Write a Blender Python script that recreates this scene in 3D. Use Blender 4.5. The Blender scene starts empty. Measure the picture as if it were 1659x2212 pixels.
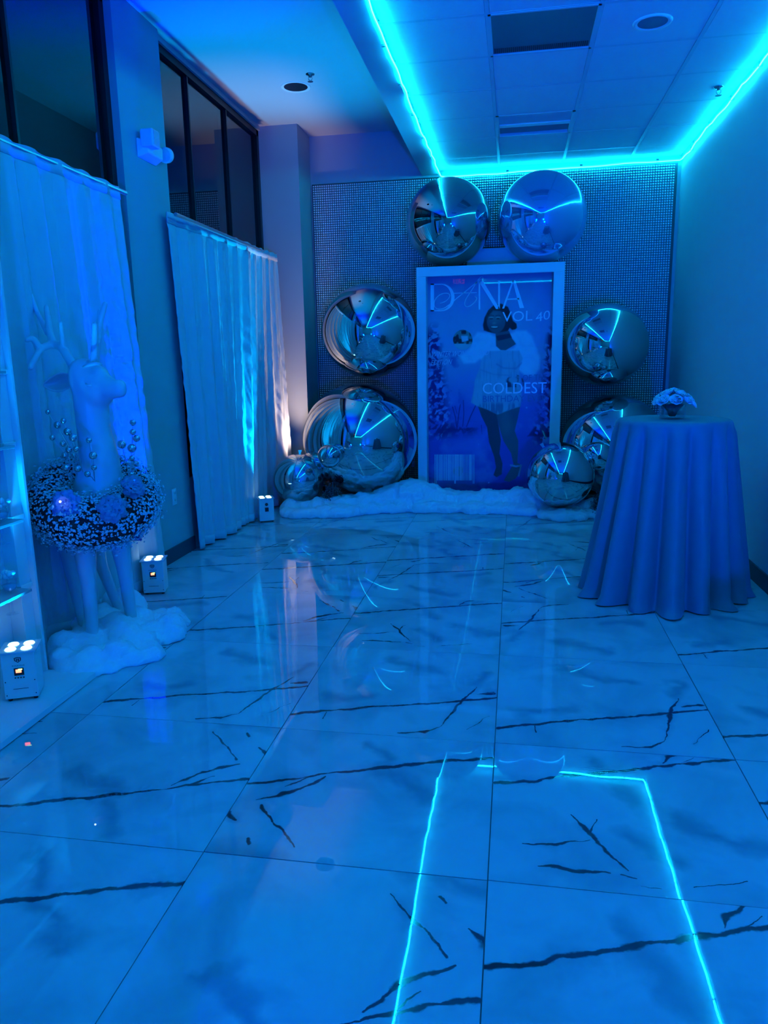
import bpy, bmesh, math, random
import numpy as np
from mathutils import Vector, Matrix
random.seed(7); np.random.seed(7)
S = bpy.context.scene
C = S.collection
# ------------------------------------------------------------------ camera
CX, CY, FPX, CAMH = 829.5, 1106.0, 1598.2, 1.42
RM = None
def _rot():
    vy = np.array([1112 - CX, 773 - CY, FPX]); vz = np.array([975 - CX, 8900 - CY, FPX])
    Y = vy / np.linalg.norm(vy); Z = -vz / np.linalg.norm(vz)
    Z = Z - Y * np.dot(Z, Y); Z /= np.linalg.norm(Z)
    return np.stack([np.cross(Y, Z), Y, Z])
RM = _rot()
cd = bpy.data.cameras.new('camera'); cam = bpy.data.objects.new('camera', cd); C.objects.link(cam)
cd.sensor_fit = 'VERTICAL'; cd.sensor_height = 36.0; cd.sensor_width = 27.0
cd.lens = FPX / 2212 * 36.0; cd.clip_start = 0.05
m = Matrix.Identity(4)
for i in range(3):
    m[i][0] = RM[i][0]; m[i][1] = -RM[i][1]; m[i][2] = -RM[i][2]
m[2][3] = CAMH
cam.matrix_world = m
S.camera = cam
# ------------------------------------------------------------------ world, exposure
w = bpy.data.worlds.new('night'); S.world = w; w.use_nodes = True
w.node_tree.nodes['Background'].inputs[0].default_value = (0.004, 0.006, 0.012, 1)
w.node_tree.nodes['Background'].inputs[1].default_value = 1.0
S.view_settings.view_transform = 'Standard'; S.view_settings.look = 'None'
S.view_settings.exposure = 0.0; S.view_settings.gamma = 1.0; S.view_settings.use_curve_mapping = False
cy = S.cycles
cy.max_bounces = 8; cy.diffuse_bounces = 4; cy.glossy_bounces = 5; cy.transmission_bounces = 5; cy.transparent_max_bounces = 8
cy.use_adaptive_sampling = True; cy.adaptive_threshold = .02
cy.use_light_tree = False; cy.use_denoising = True; cy.sample_clamp_indirect = 6.0; cy.caustics_reflective = False; cy.caustics_refractive = False
# light colours (linear) and powers
LED_COL = (0.001, 0.56, 1.0); LED_POWER = 52.0
BLUE = (0.0, 0.05, 1.0); DEEP = (0.0, 0.005, 1.0); CYAN = (0.0, 0.42, 1.0); WARM = (1.0, 0.74, 0.62)
REAR_FILL_W = 750.0  # base power of the added fill lamps in the unseen hall
# ------------------------------------------------------------------ pixel helpers (direction only; depth comes from a plane)
def ray(px, py):
    d = RM @ np.array([px - CX, py - CY, FPX]); return d / np.linalg.norm(d)
O = np.array([0, 0, CAMH])
def onz(px, py, z=0.0):
    d = ray(px, py); return Vector(O + d * (z - CAMH) / d[2])
def ony(px, py, y):
    d = ray(px, py); return Vector(O + d * y / d[1])
def onx(px, py, x):
    d = ray(px, py); return Vector(O + d * x / d[0])
# ------------------------------------------------------------------ materials
MATS = {}
def mat(name, col, rough=0.5, metal=0.0, spec=0.5, coat=0.0, sheen=0.0, bump=0.0, bscale=40.0, bstretch=None, vary=0.0, vscale=8.0, emit=None, estr=0.0, trans=0.0, ior=1.45, coatrough=0.03):
    if name in MATS: return MATS[name]
    M = bpy.data.materials.new(name); M.use_nodes = True
    nt = M.node_tree; b = nt.nodes['Principled BSDF']
    b.inputs['Base Color'].default_value = (*col, 1); b.inputs['Roughness'].default_value = rough
    b.inputs['Metallic'].default_value = metal; b.inputs['Specular IOR Level'].default_value = spec
    b.inputs['Coat Weight'].default_value = coat; b.inputs['Coat Roughness'].default_value = coatrough
    b.inputs['Sheen Weight'].default_value = sheen; b.inputs['Transmission Weight'].default_value = trans
    b.inputs['IOR'].default_value = ior
    if emit: b.inputs['Emission Color'].default_value = (*emit, 1); b.inputs['Emission Strength'].default_value = estr
    tc = None
    if bump or vary:
        tc = nt.nodes.new('ShaderNodeTexCoord'); mp = nt.nodes.new('ShaderNodeMapping')
        nt.links.new(tc.outputs['Object'], mp.inputs[0])
        if bstretch: mp.inputs['Scale'].default_value = bstretch
    if bump:
        n = nt.nodes.new('ShaderNodeTexNoise'); n.inputs['Scale'].default_value = bscale; n.inputs['Detail'].default_value = 4
        bp = nt.nodes.new('ShaderNodeBump'); bp.inputs['Strength'].default_value = bump; bp.inputs['Distance'].default_value = 0.01
        nt.links.new(mp.outputs[0], n.inputs['Vector']); nt.links.new(n.outputs[0], bp.inputs['Height'])
        nt.links.new(bp.outputs[0], b.inputs['Normal'])
    if vary:
        n = nt.nodes.new('ShaderNodeTexNoise'); n.inputs['Scale'].default_value = vscale; n.inputs['Detail'].default_value = 5
        r = nt.nodes.new('ShaderNodeMapRange'); r.inputs[3].default_value = 1 - vary; r.inputs[4].default_value = 1 + vary
        mx = nt.nodes.new('ShaderNodeMix'); mx.data_type = 'RGBA'; mx.blend_type = 'MULTIPLY'; mx.inputs[0].default_value = 1
        nt.links.new(tc.outputs['Object'], n.inputs['Vector']); nt.links.new(n.outputs[0], r.inputs[0])
        mx.inputs[6].default_value = (*col, 1); nt.links.new(r.outputs[0], mx.inputs[7]); nt.links.new(mx.outputs[2], b.inputs['Base Color'])
    MATS[name] = M
    return M
M_WALL = mat('wall_paint', (.74, .75, .76), .75, spec=.2, bump=.05, bscale=180, vary=.02)
M_GREY = mat('grey_wall_paint', (.44, .45, .46), .75, spec=.2, bump=.05, bscale=180, vary=.02)
M_CEIL = mat('ceiling_paint', (.56, .56, .57), .85, spec=.1, bump=.04, bscale=120)
M_TILE = mat('ceiling_tile_board', (.74, .75, .76), .9, spec=.1, bump=.25, bscale=260, vary=.03, vscale=30)
M_GRID = mat('ceiling_grid_metal', (.62, .63, .65), .4, spec=.4)
M_DARKM = mat('bronze_frame_metal', (.03, .03, .035), .35, metal=.6)
M_BASE = mat('vinyl_baseboard', (.045, .05, .08), .5)
M_WHITE = mat('white_satin_paint', (.8, .8, .8), .35, spec=.4)
M_WPLAS = mat('white_plastic', (.78, .78, .78), .4)
M_BLACK = mat('black_plastic', (.012, .012, .014), .4)
M_CURT = mat('white_voile', (.58, .60, .63), .55, spec=.35, sheen=.3, bump=.35, bscale=26, bstretch=(1, 1, .12))
M_CHROME = mat('mirror_foil', (.62, .64, .66), .03, metal=1.0, bump=.012, bscale=3.0)
M_CHROME2 = mat('smoky_mirror_foil', (.50, .53, .56), .035, metal=1.0, bump=.012, bscale=3.0)
M_COTTON = mat('cotton_batting_fibre', (.90, .91, .93), .95, spec=.05, sheen=.5, bump=.35, bscale=70)
M_DEER = mat('white_gloss_resin', (.60, .61, .64), .32, spec=.5)
M_STEM = mat('silver_stem', (.6, .6, .62), .3, metal=.9)
M_PETAL = mat('dried_petal', (.30, .30, .42), .8, spec=.1, bump=.3, bscale=60)
M_PETAL2 = mat('blue_petal', (.30, .34, .62), .8, spec=.1, bump=.3, bscale=60)
M_FLORET = mat('gypsophila_floret', (.66, .72, .74), .8, spec=.1)
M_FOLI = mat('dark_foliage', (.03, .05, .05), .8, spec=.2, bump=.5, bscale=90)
M_ROSE = mat('white_rose_petal', (.80, .84, .82), .7, spec=.2, sheen=.2)
M_VELVET = mat('blue_velvet', (.115, .19, .275), .5, spec=.35, sheen=.15, bump=.06, bscale=90)
M_SHEET = mat('silver_mesh_sheet', (.05, .06, .07), .5, metal=.3)
M_STUD = mat('rhinestone_facet', (.92, .94, .97), .2, metal=.6, spec=1.0)
M_ACRYL = mat('frosted_acrylic', (.80, .88, .92), .18, trans=.55, ior=1.35)
def lit(name, col, s):
    return mat(name, (.0, .0, .0), .5, emit=col, estr=s)
def window_glass(name='night_window_glass', tint=(.5, .55, .6, 1), ior=2.05):
    M = bpy.data.materials.new(name); M.use_nodes = True; nt = M.node_tree; nt.nodes.clear()
    o = nt.nodes.new('ShaderNodeOutputMaterial'); mx = nt.nodes.new('ShaderNodeMixShader')
    t = nt.nodes.new('ShaderNodeBsdfTransparent'); t.inputs[0].default_value = tint
    g = nt.nodes.new('ShaderNodeBsdfGlossy'); g.inputs['Roughness'].default_value = .02; g.inputs[0].default_value = (.9, .92, .95, 1)
    f = nt.nodes.new('ShaderNodeFresnel'); f.inputs[0].default_value = ior
    nt.links.new(f.outputs[0], mx.inputs[0]); nt.links.new(t.outputs[0], mx.inputs[1]); nt.links.new(g.outputs[0], mx.inputs[2]); nt.links.new(mx.outputs[0], o.inputs[0])
    return M
M_WIN = window_glass()
M_GLASSW = window_glass('clear_drinking_glass', (.93, .96, .98, 1), 1.5)
_n = M_GLASSW.node_tree; _lw = _n.nodes.new('ShaderNodeLayerWeight'); _lw.inputs[0].default_value = .3; _mr = _n.nodes.new('ShaderNodeMapRange'); _mr.inputs[3].default_value = .05; _mr.inputs[4].default_value = .55
_n.links.new(_lw.outputs['Facing'], _mr.inputs[0]); _n.links.new(_mr.outputs[0], [q for q in _n.nodes if q.type == 'MIX_SHADER'][0].inputs[0])
def iridescent():
    M = mat('iridescent_film', (.62, .55, .74), .04, metal=.9)
    nt = M.node_tree; b = nt.nodes['Principled BSDF']
    lw = nt.nodes.new('ShaderNodeLayerWeight'); lw.inputs[0].default_value = .45
    cr = nt.nodes.new('ShaderNodeValToRGB'); e = cr.color_ramp.elements
    e[0].color = (.55, .62, .72, 1); e[1].color = (.85, .62, .9, 1)
    k = cr.color_ramp.elements.new(.5); k.color = (.62, .75, .68, 1)
    nt.links.new(lw.outputs['Facing'], cr.inputs[0]); nt.links.new(cr.outputs[0], b.inputs['Base Color'])
    return M
M_IRID = iridescent()

# marble print: vein polylines in metres from the tile centre
PR1 = [(.010, [(.417, .271), (.263, .233), (.021, .149), (-.161, .082)]), (.008, [(-.161, .082), (-.33, .011), (-.415, -.012)]), (.007, [(-.16, .079), (-.223, .052), (-.283, -.011)]),
       (.011, [(-.162, .061), (-.227, -.023), (-.291, -.068), (-.354, -.101)]), (.020, [(-.328, -.128), (-.264, -.209)]), (.008, [(-.264, -.209), (-.234, -.226), (-.159, -.317)]),
       (.022, [(-.311, -.304), (-.295, -.327)]), (.016, [(-.419, -.187), (-.376, -.222)])]
PR1S = [(.05, [(-.064, .311), (.028, .185)]), (.06, [(.039, .125), (.226, .015)]), (.07, [(-.41, -.37), (-.2, -.40)])]
PR2 = [(.010, [(-.42, .105), (-.278, .142), (-.259, .158), (.015, .248), (.232, .323), (.422, .382)]), (.010, [(.169, .318), (.19, .365), (.244, .411), (.322, .449)]), (.006, [(.234, .333), (.281, .378)]),
       (.009, [(-.177, -.039), (-.122, -.134), (-.041, -.284)]), (.010, [(-.121, -.125), (-.1, -.052)]), (.006, [(-.129, -.157), (-.239, -.195), (-.325, -.208)]),
       (.009, [(-.285, -.302), (-.228, -.296), (-.183, -.304), (-.088, -.3)]), (.008, [(-.063, -.301), (-.016, -.315)]), (.006, [(-.008, -.343), (.046, -.347)]), (.008, [(.131, -.326), (.279, -.282)])]
PR2S = [(.06, [(-.081, .289), (.053, .059)]), (.055, [(.168, -.037), (.30, -.10), (.41, -.12)]), (.06, [(.0, -.13), (.1, -.24)])]
PR3 = [(.009, [(-.419, -.308), (-.122, -.206), (.126, -.138), (.424, -.037)]), (.008, [(-.278, -.273), (-.272, -.324)]), (.010, [(.043, -.393), (.143, -.379), (.204, -.333)]),
       (.009, [(.204, -.333), (.27, -.088), (.328, .05)]), (.008, [(.306, -.334), (.389, -.213)]), (.014, [(.332, -.02), (.401, 0)])]
PR3S = [(.06, [(-.30, -.16), (-.12, -.10)]), (.07, [(-.1, .3), (.15, .18)]), (.05, [(.33, .08), (.36, .2)])]
def seg_group():
    g = bpy.data.node_groups.new('vein_segment', 'ShaderNodeTree')
    for n, t in (('P', 'NodeSocketVector'), ('A', 'NodeSocketVector'), ('D', 'NodeSocketVector'), ('IL', 'NodeSocketFloat'), ('W0', 'NodeSocketFloat'), ('W1', 'NodeSocketFloat'), ('WN', 'NodeSocketFloat')):
        g.interface.new_socket(n, in_out='INPUT', socket_type=t)
    g.interface.new_socket('Mask', in_out='OUTPUT', socket_type='NodeSocketFloat')
    i = g.nodes.new('NodeGroupInput'); o = g.nodes.new('NodeGroupOutput'); L = g.links.new
    def vm(op): n = g.nodes.new('ShaderNodeVectorMath'); n.operation = op; return n
    a = vm('SUBTRACT'); L(i.outputs['P'], a.inputs[0]); L(i.outputs['A'], a.inputs[1])
    d = vm('DOT_PRODUCT'); L(a.outputs[0], d.inputs[0]); L(i.outputs['D'], d.inputs[1])
    h = g.nodes.new('ShaderNodeMath'); h.operation = 'MULTIPLY'; h.use_clamp = True; L(d.outputs['Value'], h.inputs[0]); L(i.outputs['IL'], h.inputs[1])
    s = vm('SCALE'); L(i.outputs['D'], s.inputs[0]); L(h.outputs[0], s.inputs['Scale'])
    e = vm('DISTANCE'); L(a.outputs[0], e.inputs[0]); L(s.outputs[0], e.inputs[1])
    mw = g.nodes.new('ShaderNodeMix'); mw.data_type = 'FLOAT'; L(h.outputs[0], mw.inputs[0]); L(i.outputs['W0'], mw.inputs[2]); L(i.outputs['W1'], mw.inputs[3])
    k = g.nodes.new('ShaderNodeMath'); k.operation = 'MULTIPLY'; L(mw.outputs[0], k.inputs[0]); L(i.outputs['WN'], k.inputs[1])
    q = g.nodes.new('ShaderNodeMath'); q.operation = 'DIVIDE'; L(e.outputs['Value'], q.inputs[0]); L(k.outputs[0], q.inputs[1])
    L(q.outputs[0], o.inputs[0])                      # distance in vein widths
    return g
SEG = seg_group()
def marble(name, veins, smoke):
    M = bpy.data.materials.new(name); M.use_nodes = True; nt = M.node_tree; L = nt.links.new
    b = nt.nodes['Principled BSDF']
    tc = nt.nodes.new('ShaderNodeTexCoord'); oi = nt.nodes.new('ShaderNodeObjectInfo')
    flat = nt.nodes.new('ShaderNodeVectorMath'); flat.operation = 'MULTIPLY'; flat.inputs[1].default_value = (1, 1, 0); L(tc.outputs['Object'], flat.inputs[0])
    off = nt.nodes.new('ShaderNodeVectorMath'); off.operation = 'SCALE'; off.inputs[0].default_value = (13.1, 7.7, 3.3); L(oi.outputs['Random'], off.inputs['Scale'])
    q = nt.nodes.new('ShaderNodeVectorMath'); q.operation = 'ADD'; L(flat.outputs[0], q.inputs[0]); L(off.outputs[0], q.inputs[1])
    def noise(scale, detail, src=q.outputs[0], dist=0):
        n = nt.nodes.new('ShaderNodeTexNoise'); n.inputs['Scale'].default_value = scale; n.inputs['Detail'].default_value = detail; n.inputs['Distortion'].default_value = dist; L(src, n.inputs['Vector']); return n
    def warp(scale, amt):
        n = noise(scale, 5)
        s = nt.nodes.new('ShaderNodeVectorMath'); s.operation = 'SUBTRACT'; s.inputs[1].default_value = (.5, .5, .5); L(n.outputs['Color'], s.inputs[0])
        k = nt.nodes.new('ShaderNodeVectorMath'); k.operation = 'MULTIPLY_ADD'; k.inputs[1].default_value = (amt, amt, 0); L(s.outputs[0], k.inputs[0]); L(flat.outputs[0], k.inputs[2])
        return k.outputs[0]
    P1 = warp(13, .034); P2 = warp(6, .17)
    def chain(vs, P, wn, taper=True):
        acc = None
        for wd, pl in vs:
            nseg = len(pl) - 1
            for k, (a, c) in enumerate(zip(pl[:-1], pl[1:])):
                g = nt.nodes.new('ShaderNodeGroup'); g.node_tree = SEG; L(P, g.inputs['P']); L(wn, g.inputs['WN'])
                dx, dy = c[0] - a[0], c[1] - a[1]
                g.inputs['A'].default_value = (a[0], a[1], 0); g.inputs['D'].default_value = (dx, dy, 0); g.inputs['IL'].default_value = 1 / (dx * dx + dy * dy)
                e0 = k == 0 and taper and abs(a[0]) < .40; e1 = k == nseg - 1 and taper and abs(c[0]) < .40
                g.inputs['W0'].default_value = wd * (.25 if e0 else 1); g.inputs['W1'].default_value = wd * (.25 if e1 else 1)
                if acc is None: acc = g.outputs[0]
                else:
                    mx = nt.nodes.new('ShaderNodeMath'); mx.operation = 'MINIMUM'; L(acc, mx.inputs[0]); L(g.outputs[0], mx.inputs[1]); acc = mx.outputs[0]
        return acc
    def ramp(src, lo, hi, v0, v1, smooth=True):
        r = nt.nodes.new('ShaderNodeMapRange'); r.interpolation_type = 'SMOOTHSTEP' if smooth else 'LINEAR'; L(src, r.inputs[0])
        r.inputs[1].default_value = lo; r.inputs[2].default_value = hi; r.inputs[3].default_value = v0; r.inputs[4].default_value = v1; return r.outputs[0]
    def mul(a_, b_):
        n = nt.nodes.new('ShaderNodeMath'); n.operation = 'MULTIPLY'; L(a_, n.inputs[0])
        if isinstance(b_, float): n.inputs[1].default_value = b_
        else: L(b_, n.inputs[1])
        return n.outputs[0]
    wn = ramp(noise(19, 3).outputs[0], .28, .72, .35, 1.75, False)
    dv = chain(veins, P1, wn); ds = chain(smoke, P2, ramp(noise(6, 3).outputs[0], .3, .7, .5, 1.5, False), False)
    core = ramp(dv, .45, 1.15, 1.0, 0.0); halo = mul(ramp(dv, .6, 7.0, 1.0, 0.0), ramp(noise(6, 4).outputs[0], .45, .70, 0.0, .55))
    s = ramp(ds, 0.0, 1.1, 1.0, 0.0)
    mx = nt.nodes.new('ShaderNodeMath'); mx.operation = 'MAXIMUM'; L(s, mx.inputs[0]); L(halo, mx.inputs[1]); s = mx.outputs[0]
    mv = nt.nodes.new('ShaderNodeMath'); mv.operation = 'MULTIPLY'; mv.inputs[1].default_value = .96; L(core, mv.inputs[0])
    # broad clouds in the stone
    nc = noise(3.2, 4, dist=.6); rc = nt.nodes.new('ShaderNodeMapRange'); rc.inputs[1].default_value = .46; rc.inputs[2].default_value = .72; L(nc.outputs[0], rc.inputs[0])
    base = nt.nodes.new('ShaderNodeMix'); base.data_type = 'RGBA'; base.inputs[6].default_value = (.64, .65, .67, 1); base.inputs[7].default_value = (.44, .47, .50, 1); L(rc.outputs[0], base.inputs[0])
    m2 = nt.nodes.new('ShaderNodeMath'); m2.operation = 'MULTIPLY'; m2.inputs[1].default_value = .68; L(s, m2.inputs[0])
    sm = nt.nodes.new('ShaderNodeMix'); sm.data_type = 'RGBA'; L(m2.outputs[0], sm.inputs[0]); L(base.outputs[2], sm.inputs[6]); sm.inputs[7].default_value = (.24, .28, .33, 1)
    vn = nt.nodes.new('ShaderNodeMix'); vn.data_type = 'RGBA'; L(mv.outputs[0], vn.inputs[0]); L(sm.outputs[2], vn.inputs[6]); vn.inputs[7].default_value = (.03, .035, .045, 1)
    L(vn.outputs[2], b.inputs['Base Color'])
    b.inputs['Roughness'].default_value = .004; b.inputs['Specular IOR Level'].default_value = 1.0; b.inputs['IOR'].default_value = 1.5
    nn = nt.nodes.new('ShaderNodeTexNoise'); nn.inputs['Scale'].default_value = 5; nn.inputs['Detail'].default_value = 2; L(q.outputs[0], nn.inputs['Vector'])
    bp = nt.nodes.new('ShaderNodeBump'); bp.inputs['Strength'].default_value = .010; bp.inputs['Distance'].default_value = .01; L(nn.outputs[0], bp.inputs['Height']); L(bp.outputs[0], b.inputs['Normal'])
    return M
MARB = [marble('marble_print_forked', PR1, PR1S), marble('marble_print_cracked', PR2, PR2S), marble('marble_print_long_vein', PR3, PR3S)]
M_GROUT = mat('dark_grout', (.12, .13, .14), .9)
# ------------------------------------------------------------------ mesh helpers
class MB:
    def __init__(s): s.v = []; s.f = []
    def add(s, v, f):
        o = len(s.v); s.v += [tuple(p) for p in v]; s.f += [tuple(i + o for i in q) for q in f]; return s
    def box(s, x0, x1, y0, y1, z0, z1, M=None):
        v = [(x, y, z) for z in (z0, z1) for y in (y0, y1) for x in (x0, x1)]
        if M is not None: v = [tuple(M @ Vector(p)) for p in v]
        return s.add(v, [(0, 2, 3, 1), (4, 5, 7, 6), (0, 1, 5, 4), (2, 6, 7, 3), (0, 4, 6, 2), (1, 3, 7, 5)])
    def lathe(s, prof, n=24, M=None, cap=False):
        v = []; f = []
        for r, z in prof:
            for i in range(n):
                a = 2 * math.pi * i / n; v.append((r * math.cos(a), r * math.sin(a), z))
        k = len(prof)
        for j in range(k - 1):
            for i in range(n):
                i2 = (i + 1) % n; f.append((j * n + i, j * n + i2, (j + 1) * n + i2, (j + 1) * n + i))
        if cap: f.append(tuple(range(n - 1, -1, -1))); f.append(tuple(range((k - 1) * n, k * n)))
        if M is not None: v = [tuple(M @ Vector(p)) for p in v]
        return s.add(v, f)
    def tube(s, path, rad, n=10, cap=True):
        P = [Vector(p) for p in path]; k = len(P)
        if not hasattr(rad, '__len__'): rad = [rad] * k
        up = None; v = []; f = []
        for j in range(k):
            t = (P[min(j + 1, k - 1)] - P[max(j - 1, 0)])
            t = t.normalized() if t.length > 1e-9 else Vector((0, 0, 1))
            if up is None:
                up = Vector((0, 0, 1)) if abs(t.z) < .9 else Vector((1, 0, 0))
            a = (up - t * up.dot(t)).normalized(); up = a; b = t.cross(a)
            for i in range(n):
                th = 2 * math.pi * i / n; v.append(tuple(P[j] + (a * math.cos(th) + b * math.sin(th)) * rad[j]))
        for j in range(k - 1):
            for i in range(n):
                i2 = (i + 1) % n; f.append((j * n + i, j * n + i2, (j + 1) * n + i2, (j + 1) * n + i))
        if cap: f.append(tuple(range(n - 1, -1, -1))); f.append(tuple(range((k - 1) * n, k * n)))
        return s.add(v, f)
    def sphere(s, c, r, n=16, k=10, sc=(1, 1, 1)):
        prof = [(max(r * math.sin(math.pi * j / k), 1e-4), -r * math.cos(math.pi * j / k)) for j in range(k + 1)]
        return s.lathe(prof, n, Matrix.Translation(Vector(c)) @ Matrix.Diagonal((*sc, 1)))
    def grid(s, pts):
        r = len(pts); c = len(pts[0]); v = [p for row in pts for p in row]
        return s.add(v, [(j * c + i, j * c + i + 1, (j + 1) * c + i + 1, (j + 1) * c + i) for j in range(r - 1) for i in range(c - 1)])
    def mesh(s, name, smooth=False):
        me = bpy.data.meshes.new(name); me.from_pydata(s.v, [], s.f); me.validate()
        bm = bmesh.new(); bm.from_mesh(me); bmesh.ops.recalc_face_normals(bm, faces=bm.faces); bm.to_mesh(me); bm.free()
        if smooth:
            me.polygons.foreach_set('use_smooth', [True] * len(me.polygons))
        me.update(); return me
    def build(s, name, m, parent=None, smooth=False, loc=None):
        return obj(name, s.mesh(name, smooth), m, parent, loc)
def obj(name, me, m=None, parent=None, loc=None):
    o = bpy.data.objects.new(name, me); C.objects.link(o)
    if m is not None: me.materials.clear(); me.materials.append(m)
    if loc is not None: o.location = loc
    if parent is not None: o.parent = parent
    return o
def bevel(o, w, seg=2):
    b = o.modifiers.new('bevel', 'BEVEL'); b.width = w; b.segments = seg; b.limit_method = 'ANGLE'; return o
def tag(o, label, cat, group=None):
    o['label'] = label; o['category'] = cat
    if group: o['group'] = group
    return o
def thing(name, label, cat, loc=(0, 0, 0), rz=0, group=None):
    o = bpy.data.objects.new(name, None); C.objects.link(o); o.location = loc; o.rotation_euler = (0, 0, rz); o.empty_display_size = .1
    return tag(o, label, cat, group)
def struct(name, mb, m, parent=None, smooth=False):
    o = mb.build(name, m, parent, smooth)
    if parent is None: o['kind'] = 'structure'
    return o
def bake(o):
    dg = bpy.context.evaluated_depsgraph_get(); ev = o.evaluated_get(dg)
    me = bpy.data.meshes.new_from_object(ev); mats = list(o.data.materials)
    o.modifiers.clear(); o.data = me
    me.polygons.foreach_set('use_smooth', [True] * len(me.polygons))
    return o
def dup(root, loc, rz=None, label=None, group=None):
    r = root.copy(); C.objects.link(r); r.location = loc
    if rz is not None: r.rotation_euler = (0, 0, rz)
    if label: r['label'] = label
    if group: r['group'] = group
    for ch in list(root.children):
        c = ch.copy(); C.objects.link(c); c.parent = r
        for g in ch.children:
            d = g.copy(); C.objects.link(d); d.parent = c
    return r
# ================================================================== ROOM SHELL
XR, XL, YB, YR = 1.53, -2.45, 7.93, -5.6
ZC, ZT, ZH = 3.23, 3.27, 3.67
XS0, XS1 = -.95, -.785                                # soffit border strip
floor = struct('floor', MB().box(XL - .25, XR + .12, YR - .12, YB + .12, -.12, -.004), M_GROUT)
TX = [-2.60, -1.722, -.886, -.05, .800, 1.60]; TP = .815
tile_meshes = {}
ASSIGN = {(1, 1): (0, 0), (2, 1): (0, 1), (3, 1): (1, 0), (4, 1): (0, 1),
          (1, 2): (0, 1), (2, 2): (0, 0), (3, 2): (1, 0), (4, 2): (1, 0),
          (1, 3): (2, 0), (2, 3): (2, 0), (3, 3): (2, 0), (4, 3): (0, 1),
          (1, 4): (0, 1), (2, 4): (1, 0), (3, 4): (2, 1), (4, 4): (2, 0)}
ROWS = [(-5.72 + .815 * k) for k in range(0, 18)]
r0 = 1.826 - .815
edges = [r0 + TP * k for k in range(-9, 0)] + [r0, 1.826, 2.586, 3.44, 4.262, 5.08, 5.895, 6.71, 7.525, 8.03]
rt = random.Random(3)
for j in range(len(edges) - 1):
    for i in range(5):
        x0, x1, y0, y1 = TX[i], TX[i + 1], edges[j], edges[j + 1]
        w_, h_ = x1 - x0 - .0035, y1 - y0 - .0035
        row = j - 8
        pid, rot = ASSIGN.get((i, row), (rt.randrange(3), rt.randrange(2)))
        key = (round(w_, 3), round(h_, 3), pid)
        if key not in tile_meshes:
            me = MB().box(-w_ / 2, w_ / 2, -h_ / 2, h_ / 2, -.009, 0).mesh('floor_tile'); tile_meshes[key] = me; me.materials.append(MARB[pid])
        o = bpy.data.objects.new('floor_tile', tile_meshes[key]); C.objects.link(o); o.parent = floor
        o.location = ((x0 + x1) / 2, (y0 + y1) / 2, 0)
        o.rotation_euler = (rt.uniform(-.002, .002), rt.uniform(-.002, .002), math.pi * rot)
# walls
struct('wall_right', MB().box(XR, XR + .12, YR, YB + .12, -.1, 3.9), M_WALL)
struct('wall_back', MB().box(XL - .2, XR + .02, YB, YB + .12, -.1, 3.9), M_GREY)
struct('wall_rear', MB().box(XL - .2, XR + .02, YR - .12, YR, -.1, 3.9), M_WALL)
wl = MB().box(XL - .2, XL, 4.66, 5.29, -.1, ZH + .02)                     # pier between the windows
wl.box(XL - .2, XL, YR, .75, -.1, ZH + .02)                               # solid wall behind the camera
wl.box(XL - .2, XL - .03, .75, 4.66, -.1, .55).box(XL - .2, XL - .03, 5.29, 7.49, -.1, .55)
wl.box(XL - .2, XL - .03, .75, 4.66, 3.63, ZH + .02).box(XL - .2, XL - .03, 5.29, 7.49, 3.63, ZH + .02)
struct('wall_left', wl, M_GREY)
struct('wall_column', MB().box(XL - .2, -2.108, 7.49, YB, -.1, ZH + .02), M_GREY)
struct('baseboard_right', MB().box(XR - .012, XR, YR, YB, 0, .105), M_BASE)
struct('baseboard_left', MB().box(XL, XL + .012, 4.665, 5.29, 0, .105).box(XL, XL + .012, YR, .75, 0, .105), M_BASE)
def window(name, y0, y1, mulls):
    fr = MB(); x0, x1 = XL - .12, XL - .05
    fr.box(x0, x1, y0, y0 + .06, .55, 3.63).box(x0, x1, y1 - .055, y1, .55, 3.63).box(x0, x1, y0, y1, .55, .62).box(x0, x1, y0, y1, 3.575, 3.63)
    for yy in mulls: fr.box(x0 + .01, x1 - .005, yy - .009, yy + .009, .6, 3.6)
    W = struct(name, fr, M_DARKM)
    ys = [y0 + .06] + list(mulls) + [y1 - .055]
    for a, b in zip(ys[:-1], ys[1:]):
        MB().box(XL - .088, XL - .080, a + .012, b - .012, .6, 3.59).build('pane', M_WIN, W)
    return W
window('window_1', .75, 4.66, [1.75, 2.78, 3.70])
window('window_2', 5.29, 7.49, [5.87, 6.66])
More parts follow.
